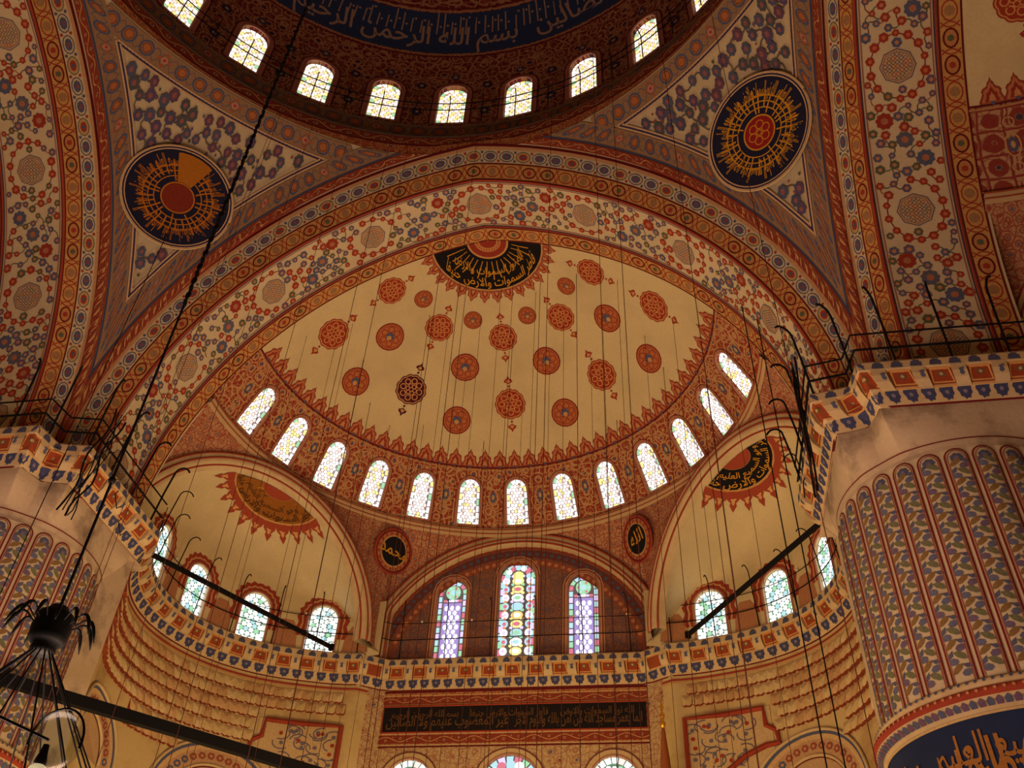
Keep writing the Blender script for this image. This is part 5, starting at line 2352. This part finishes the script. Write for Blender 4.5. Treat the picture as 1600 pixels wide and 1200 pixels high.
    SB = mk(Fb, lambda u, v: (2.65 * D2R, 1.0), None, (mid, 7), (0, 0, 8))
    P = Paint(SB)
    n = 60
    for i in range(n):
        u = mid - 90 + 180 * (i + .5) / n
        P.poly(u, 8.45, [(-.05, -.06), (.05, -.06), (.06, .01), (0, .06), (-.06, .01)], BLUE if i % 2 else rgb(110, 84, 110), 0.018)
        P.disc(u, 8.62, 0.03, rgb(200, 140, 90), 5, 0.016)
        P.disc(u, 8.82, 0.03, BLUE, 5, 0.016)
    line(P, mid - 90, mid + 90, 8.30, 0.05, rgb(206, 176, 120), 60, 0.012)
    P.build('painted_rings', pl)
    ins = tag(empty('pillar_inscription'), 'gold lettering on the blue band round the %s pillar' % ('right' if sx > 0 else 'left'), 'inscription')
    P = Paint(SB)
    dirn = 1
    for a_, tx, sz, zb in ((mid + 2, T_BISM, 1.15, 7.15), (mid + 66, T_NUR, 1.1, 7.15), (mid + 22, T_RING, .75, 7.55), (mid - 62, T_SEMI, 1.0, 7.15)):
        P.text(tx, lambda V, a_=a_, zb=zb: (a_ + np.degrees(V[:, 0] / 2.6) * 0.55, zb + V[:, 1] * 0.95), rgb(170, 116, 56), sz, 0.03)
    P.build('gold_lettering', ins)


build_pillar(1, 1, 'massive fluted round pillar at the right edge under a bracket cornice', True)
build_pillar(-1, 1, 'massive fluted round pillar at the left edge behind the hanging lamp hub', True)
build_pillar(1, -1, 'fluted pillar behind the viewer on the right', False)
build_pillar(-1, -1, 'fluted pillar behind the viewer on the left', False)


# ------------------------------------------------------------------ railings on the cornice
def rail_h(u):
    """heights of the two rails above the walkway, per path position"""
    k = np.interp(u, [EL[6], EL[9], EL[NH - 2], EL[NH + 1], EL[2 * NH - 10], EL[2 * NH - 7]], [0, .4, 1, 1, .4, 0])
    return 0.44 + 0.32 * k, 0.92 + 0.48 * k


def build_railings():
    for nm, lab, u0, u1 in SECT:
        n = 0
        rl = tag(empty('iron_railing'), {'right pillar': 'black iron railing with hooked posts on top of the right pillar', 'right exedra': 'iron railing with hooked posts in front of the right quarter dome windows', 'qibla': 'iron railing with hooked posts in front of the three tall windows', 'left exedra': 'iron railing with hooked posts in front of the left quarter dome windows', 'left pillar': 'black iron railing with hooked posts on top of the left pillar'}[nm], 'railing')
        ua, ub = u0 + 0.09, u1 - 0.09
        us = np.linspace(ua, ub, max(8, int((u1 - u0) / 0.25)))
        us = np.array(sorted(set(list(us) + [u for u in EL if ua <= u <= ub])))
        h0, h1 = rail_h(us)
        thick = 0.03 if 'pillar' in nm else 0.018
        for h, r in ((h0, thick), (h1, thick * 0.8)):
            p = path_at(us, np.full(len(us), 0.38))
            mb = MB()
            mb.tube(np.concatenate([p, (ZT + h)[:, None]], -1), r, 5)
            mb.build('rail', M_IRON, rl)
        step = 1.25 if 'pillar' in nm else 1.55
        k = max(2, int(round((u1 - u0) / step)))
        for i in range(k):
            u = u0 + (i + 0.5) * (u1 - u0) / k
            p = path_at(np.array([u]), np.array([0.38]))[0]
            q = path_at(np.array([u]), np.array([1.38]))[0] - p
            H = 1.95 if 'pillar' in nm else 2.1
            lean = 0.22
            t = np.linspace(0, 1, 8)
            pts = [(p[0], p[1], ZT - 0.02), (p[0] + q[0] * lean * .5, p[1] + q[1] * lean * .5, ZT + H * .5), (p[0] + q[0] * lean, p[1] + q[1] * lean, ZT + H * .86)]
            for x in t[1:]:
                a = PI * x * 0.85
                d = lean + 0.22 * (1 - math.cos(a))
                pts.append((p[0] + q[0] * d, p[1] + q[1] * d, ZT + H * .86 + 0.26 * math.sin(a)))
            mb = MB()
            mb.tube(pts, thick * (1.0 if 'pillar' in nm else 1.1), 5)
            mb.build('hooked_post', M_IRON, rl)
        if 'exedra' in nm or nm == 'qibla':
            for i in range(int((u1 - u0) / .62)):
                u = u0 + (i + .5) * .62
                h0, h1 = rail_h(u)
                p = path_at(np.array([u]), np.array([0.40]))[0]
                mb = MB()
                mb.lathe([(0.0, 0.0), (0.03, 0.0), (0.045, 0.05), (0.0, 0.10)], (p[0], p[1], ZT + float(h1) + 0.01), 6)
                if i % 3 == 1:
                    mb.build('lamp_cup', M_CUP, rl)
    # tangle of rail stays and cable loops by the inner corner of each pillar
    for sx in (-1, 1):
        tg = tag(empty('cable_tangle'), 'tangle of cables and stays hanging at the inner edge of the %s pillar' % ('left' if sx < 0 else 'right'), 'cables')
        rng = random.Random(8)
        for i in range(6):
            x0, y0 = sx * (8.98 - rng.uniform(0, .10)), 10.2 + rng.uniform(0, .5)
            ph, am = rng.uniform(0, 6), rng.uniform(.03, .12)
            pts = [(x0 + am * .5 * math.cos(ph + t * 9), y0 + t * 0.5 * sx + am * math.sin(ph + t * 11), 17.3 - t * rng.uniform(3.4, 3.6)) for t in np.linspace(0, 1, 15)]
            mb = MB()
            mb.tube(pts, 0.016 + .010 * (i % 3 == 0), 5)
            mb.build('cable', M_IRON, tg)
        for i in range(4):
            mb = MB()
            y0 = 10.5 + i * .55
            zc = 16.6 - i * .5
            mb.tube([(sx * 8.98, y0, zc), (sx * 8.88, y0 - .2, zc - .25), (sx * 8.9, y0 + .1, zc - .5), (sx * 8.95, y0 + .3, zc - .3)], 0.016, 5)
            mb.build('loop', M_IRON, tg)


M_CUP = mat_plaster('pale_lamp_cup', rgb(220, 210, 190))
build_railings()


# ------------------------------------------------------------------ tie beams
def beam(name, label, a, b, wd, ht, cap=True):
    a, b = np.array(a, float), np.array(b, float)
    d = (b - a) / np.linalg.norm(b - a)
    s_ = np.cross(d, [0, 0, 1.0])
    s_ /= np.linalg.norm(s_)
    t = np.cross(s_, d)
    o = tag(empty(name), label, 'beam')
    mb = MB()
    L = np.linalg.norm(b - a)
    mb.box((a + b) / 2, (L, wd, ht), [d, s_, t])
    mb.build('bar', M_IRON, o)
    for e, sg in ((a, 1), (b, -1)):
        mb = MB()
        mb.box(e + d * sg * 0.06, (0.12, wd * 1.7, ht * 1.7), [d, s_, t])
        mb.build('wall_plate', M_IRON, o)
    return o


beam('tie_beam', 'thick black beam slanting across the bottom left corner', (-9.50, 10.85, 10.0), (-1.2, 20.4, 10.0), 0.22, 0.26)
beam('tie_beam', 'thin black tie beam crossing the left quarter dome windows', (-9.75, 14.85, 15.72), (-6.15, 21.7, 15.85), 0.10, 0.13)
beam('tie_beam', 'thin black tie beam crossing the right quarter dome windows', (9.85, 14.95, 15.75), (6.05, 21.7, 15.85), 0.10, 0.13)


# ------------------------------------------------------------------ hanging lamp hub at the left and its cables
def build_hub():
    hub = tag(empty('lamp_hub', (0, 0, 0)), 'dark round metal hub with curled leaf arms hanging at the lower left', 'chandelier')
    C0 = np.array([0.02, -0.03, 5.30])
    mb = MB()
    mb.lathe([(0.0, 0.20), (0.08, 0.20), (0.10, 0.16), (0.15, 0.13), (0.165, 0.10), (0.155, 0.06), (0.17, 0.0), (0.16, -0.08), (0.165, -0.10), (0.14, -0.14), (0.10, -0.17), (0.11, -0.20), (0.10, -0.24), (0.0, -0.24)], C0, 20)
    mb.build('drum', M_HUB, hub, True)
    for i in range(14):
        a = i * 2 * PI / 14
        pts = []
        rr = []
        for t in np.linspace(0, 1, 9):
            r = 0.14 + 0.24 * t ** 0.8
            z = 0.02 + 0.13 * math.sin(t * PI * 0.8) - 0.17 * t ** 3
            pts.append(C0 + np.array([r * math.cos(a), r * math.sin(a), z]))
            rr.append(0.006 + 0.012 * abs(math.sin(min(1, t ** 2.2) * PI)))
        mb = MB()
        mb.tube(pts, np.array(rr), 6)
        mb.build('curled_arm', M_HUB, hub, True)
    for i in range(16):
        a = i * 2 * PI / 16 + 0.1
        mb = MB()
        p0 = C0 + np.array([0.09 * math.cos(a), 0.09 * math.sin(a), -0.23])
        p1 = np.array([2.3 * math.cos(a), 2.3 * math.sin(a), 1.9])
        mb.tube([p0, (p0 + p1) / 2, p1], 0.0075, 5)
        mb.build('stay_cable', M_IRON, hub)
    mb = MB()
    a = np.linspace(0, 2 * PI, 65)
    mb.tube(np.stack([2.3 * np.cos(a), 2.3 * np.sin(a), np.full(65, 1.9)], -1), 0.03, 6)
    mb.build('lamp_ring', M_IRON, hub, True)
    ch = tag(empty('hub_chain'), 'long dark chain rising from the lamp hub to the dome', 'chain')
    mb = MB()
    mb.tube([(0.02, -0.03, 5.5), (0.02, -0.03, 43.6)], 0.014, 6)
    mb.build('rod', M_IRON, ch)
    z = 9.5
    i = 0
    while z < 17:
        mb = MB()
        a = np.linspace(0, 2 * PI, 9)
        ax = np.array([1, 0, 0]) if i % 2 else np.array([0, 1.0, 0])
        pts = [np.array([0.02, -0.03, z]) + ax * 0.028 * math.cos(t) + np.array([0, 0, 0.06 * math.sin(t)]) for t in a]
        mb.tube(pts, 0.010, 5)
        mb.build('link', M_IRON, ch)
        z += 0.13
        i += 1
    mb = MB()
    mb.lathe([(0.0, -.04), (0.03, -.03), (0.04, 0), (0.03, .03), (0, .04)], (0.02, -0.03, 6.9), 8)
    mb.build('joint', M_IRON, ch, True)
    # glass lamp at the bottom left
    lp = tag(empty('glass_lamp'), 'glass globe lamp with a dark holder and loop at the bottom left corner', 'lamp')
    g = at_px(86, 1158, 6.6)
    sc_ = 6.6 / FPX * 1.15
    mb = MB()
    mb.lathe([(30 * sc_ * math.cos(t), 34 * sc_ * math.sin(t)) for t in np.linspace(-PI / 2, PI / 2, 14)], g, 20)
    mb.build('glass_globe', M_GLOBE, lp, True)
    mb = MB()
    a = np.linspace(-0.2, PI * 1.05, 16)
    mb.tube([g + np.array([rt2[0] * math.cos(t), rt2[1] * math.cos(t), 0]) * 31 * sc_ + np.array([0, 0, 1]) * 38 * sc_ * math.sin(t) for t in a], 0.008, 5)
    mb.build('wire_loop', M_IRON, lp)
    h = at_px(66, 1182, 6.6)
    mb = MB()
    mb.lathe([(0, 0.07), (0.018, 0.07), (0.025, 0.02), (0.035, -0.02), (0.04, -0.05), (0, -0.05)], h, 12)
    mb.build('holder', M_HUB, lp, True)
    mb = MB()
    mb.lathe([(0.06 * math.cos(t), 0.06 * math.sin(t)) for t in np.linspace(-PI / 2, PI / 2, 9)], h - np.array([0, 0, 0.10]), 14)
    mb.build('bulb', mat_glow(), lp, True)
    mb = MB()
    mb.tube([h + np.array([0, 0, .1]), np.array([h[0] - .5, h[1] - .1, h[2] + .28]), np.array([-1.6, 0.6, h[2] + .5])], 0.010, 5)
    mb.build('cord', M_IRON, lp)


def mat_glow():
    s = N('frosted_bulb_glow')
    s.put(s.b.inputs['Base Color'], rgb(230, 200, 150))
    s.put(s.b.inputs['Emission Color'], (1.0, 0.75, 0.4, 1))
    s.b.inputs['Emission Strength'].default_value = 0.6
    return s.m


def glass_mat():
    s = N('clear_lamp_glass')
    t = s.t
    tr = t.nodes.new('ShaderNodeBsdfTransparent')
    tr.inputs[0].default_value = (0.80, 0.86, 0.88, 1)
    gl = t.nodes.new('ShaderNodeBsdfGlossy')
    gl.inputs['Roughness'].default_value = 0.25
    mx = t.nodes.new('ShaderNodeMixShader')
    mx.inputs[0].default_value = 0.04
    t.links.new(tr.outputs[0], mx.inputs[1])
    t.links.new(gl.outputs[0], mx.inputs[2])
    t.links.new(mx.outputs[0], t.nodes['Material Output'].inputs[0])
    return s.m


def at_px(u, v, dist):
    d = fw + rt2 * (u - 800) / FPX + up2 * (600 - v) / FPX
    d = d / np.linalg.norm(d)
    return CAMP + d * dist


M_GLOBE = glass_mat()
M_HUB = mat_metal('blackened_green_bronze', rgb(7, 10, 10), 0.6)
build_hub()


# ------------------------------------------------------------------ suspension cables of the lamps
def ceiling_z(x, y):
    """height of the painted vaults above a plan point"""
    if math.hypot(x, y) < 10.9:
        r = math.hypot(x, y)
        return float(35 + 9 * math.sqrt(max(0, 1 - (r / 11.74) ** 2)))
    if abs(x) < 10 and YC <= y <= YE:
        return float(ZC0 + math.sqrt(RC ** 2 - (abs(x) + EC) ** 2))
    if y > YE:
        r = math.hypot(x, y - YS)
        if r < 8.7:
            return float(ZC0 + math.sqrt(RC ** 2 - (r + EC) ** 2))
    return None


def build_cables():
    rng = random.Random(12)
    proto = None
    n = 0
    todo = []
    # (pixel x at a given pixel y, plan distance y of the hanging line)
    rows = [(560, 600, 17), (530, 600, 15.5), (592, 560, 18.5), (500, 640, 16), (620, 600, 19.5), (650, 640, 16.5), (668, 620, 20), (690, 600, 17.5), (705, 660, 15), (722, 640, 19), (742, 600, 17), (760, 640, 21), (772, 600, 16), (790, 640, 14.8), (797, 600, 18), (816, 640, 20), (832, 600, 16.2), (838, 640, 15.8), (858, 600, 19), (880, 640, 17.2), (902, 600, 15.2), (925, 640, 18.3), (945, 600, 16.5), (962, 620, 20), (975, 640, 15), (1010, 560, 16.8), (1035, 560, 17.6), (1062, 600, 15.6), (1080, 620, 18.5), (1098, 640, 16.9), (470, 560, 14.9), (440, 640, 16), (405, 640, 15.2), (612, 760, 21), (930, 880, 21.3), (556, 860, 20), (1128, 780, 17), (1150, 640, 15.1)]
    for (u, v, Y) in rows:
        d = fw + rt2 * (u - 800) / FPX + up2 * (600 - v) / FPX
        t = (Y - CAMP[1]) / d[1]
        X = CAMP + d * t
        z = ceiling_z(X[0], X[1])
        if z is None:
            continue
        n += 1
        mb = MB()
        mb.tube([(X[0], X[1], 4.6), (X[0], X[1], (4.6 + z) / 2), (X[0], X[1], z)], 0.007 if n % 3 else 0.010, 4)
        o = mb.build('hanging_cable', M_WIRE)
        todo.append((u + (v - 600) * (850 - u) / 1631.0 * -1, o, 0))
    rows2 = [(365, 560, 8.5), (520, 300, 9.0), (610, 220, 8.0), (660, 120, 9.5), (745, 220, 9.9), (930, 200, 8.6), (960, 210, 7.4), (1056, 260, 8.8), (1064, 300, 6.0), (1120, 60, 6.2), (385, 300, 7.5), (430, 200, 6.5), (1145, 560, 8.6), (860, 260, 9.8), (705, 300, 10.2)]
    for (u, v, Y) in rows2:
        d = fw + rt2 * (u - 800) / FPX + up2 * (600 - v) / FPX
        t = (Y - CAMP[1]) / d[1]
        X = CAMP + d * t
        if math.hypot(X[0], X[1]) > 10.8:
            continue
        z = ceiling_z(X[0], X[1])
        n += 1
        mb = MB()
        mb.tube([(X[0], X[1], 4.6), (X[0], X[1], 20), (X[0], X[1], z)], 0.008, 4)
        o = mb.build('hanging_cable', M_WIRE)
        todo.append((u, o, 1))
    ones = 'first second third fourth fifth sixth seventh eighth ninth tenth eleventh twelfth thirteenth fourteenth fifteenth sixteenth seventeenth eighteenth nineteenth twentieth'.split()
    for kind, nm in ((0, 'semidome'), (1, 'main dome')):
        li = sorted([t for t in todo if t[2] == kind], key=lambda t: t[0])
        for i, t in enumerate(li):
            j = len(li) - 1 - i
            pl = '%s from the left' % ones[i] if i <= j else '%s from the right' % ones[j]
            tag(t[1], 'thin straight cable hanging from the %s, %s' % (nm, pl), 'cable', 'cables hanging from the ' + nm)
    # the dark pair on the right and the two lone cords over the left pillar
    for lab, (u, v, Y), r in (('left one of the dark pair of cables crossing the right exedra wall', (1237, 900, 13.0), 0.017), ('right one of the dark pair of cables crossing the right exedra wall', (1262, 900, 13.0), 0.017), ('dark cord hanging across the left pillar capital', (143, 620, 9.0), 0.012)):
        d = fw + rt2 * (u - 800) / FPX + up2 * (600 - v) / FPX
        t = (Y - CAMP[1]) / d[1]
        X = CAMP + d * t
        zt = float(ZC0 + math.sqrt(max(0, RC ** 2 - (abs(X[0]) + EC) ** 2))) if Y > YC else 24.0
        mb = MB()
        mb.tube([(X[0], X[1], 3.0), (X[0], X[1], 10), (X[0], X[1], zt)], r, 5)
        tag(mb.build('hanging_cable', M_IRON), lab, 'cable')


build_cables()


def build_spire():
    """conical cap and gilt finial of the pulpit in front of the right pier"""
    d = fw + rt2 * (1036 - 800) / FPX + up2 * (600 - 1138) / FPX
    t = (22.0 - CAMP[1]) / d[1]
    a = CAMP + d * t
    o = tag(empty('pulpit_spire'), 'rust coloured conical pulpit spire with a gilt finial before the right pier', 'spire')
    mb = MB()
    mb.lathe([(0.0, 0.05), (0.05, 0.0), (0.14, -0.9), (0.24, -2.4), (0.34, -4.4), (0.34, -4.6)], a, 12)
    mb.build('conical_cap', mat_plaster('rust_spire_paint', rgb(150, 84, 44), rgb(110, 56, 30)), o)
    mb = MB()
    mb.lathe([(0.02, 0.0), (0.07, 0.05), (0.10, 0.14), (0.07, 0.22), (0.03, 0.26), (0.06, 0.33), (0.085, 0.42), (0.05, 0.50), (0.025, 0.55), (0.05, 0.62), (0.06, 0.70), (0.03, 0.78), (0.015, 0.85), (0.03, 0.92), (0.0, 1.05)], a, 12)
    g = N('gilt_finial')
    g.b.inputs['Metallic'].default_value = 0.8
    g.b.inputs['Roughness'].default_value = 0.35
    mb.build('finial', g.out(rgb(230, 170, 60)), o, True)


build_spire()

# ------------------------------------------------------------------ floor and enclosing walls out of view
mb = MB()
mb.grid(np.array([[(x, y, 0) for y in (-26, 26)] for x in (-26, 26)], float))
tag(mb.build('floor', M_FLOOR), 'red carpeted prayer floor below the picture', 'floor', None, 'structure')
for i, (a, b) in enumerate((((-26, -26), (26, -26)), ((26, -26), (26, 26)), ((26, 26), (-26, 26)), ((-26, 26), (-26, -26)))):
    mb = MB()
    mb.grid(np.array([[(*a, 0), (*a, 46)], [(*b, 0), (*b, 46)]], float))
    tag(mb.build('wall_%s' % ['south', 'east', 'north', 'west'][i], M_SHELL), 'outer wall of the building behind the vaults', 'wall', None, 'structure')
mb = MB()
mb.grid(np.array([[(x, y, 46) for y in (-26, 26)] for x in (-26, 26)], float))
tag(mb.build('ceiling', M_SHELL), 'roof above the vaults', 'ceiling', None, 'structure')
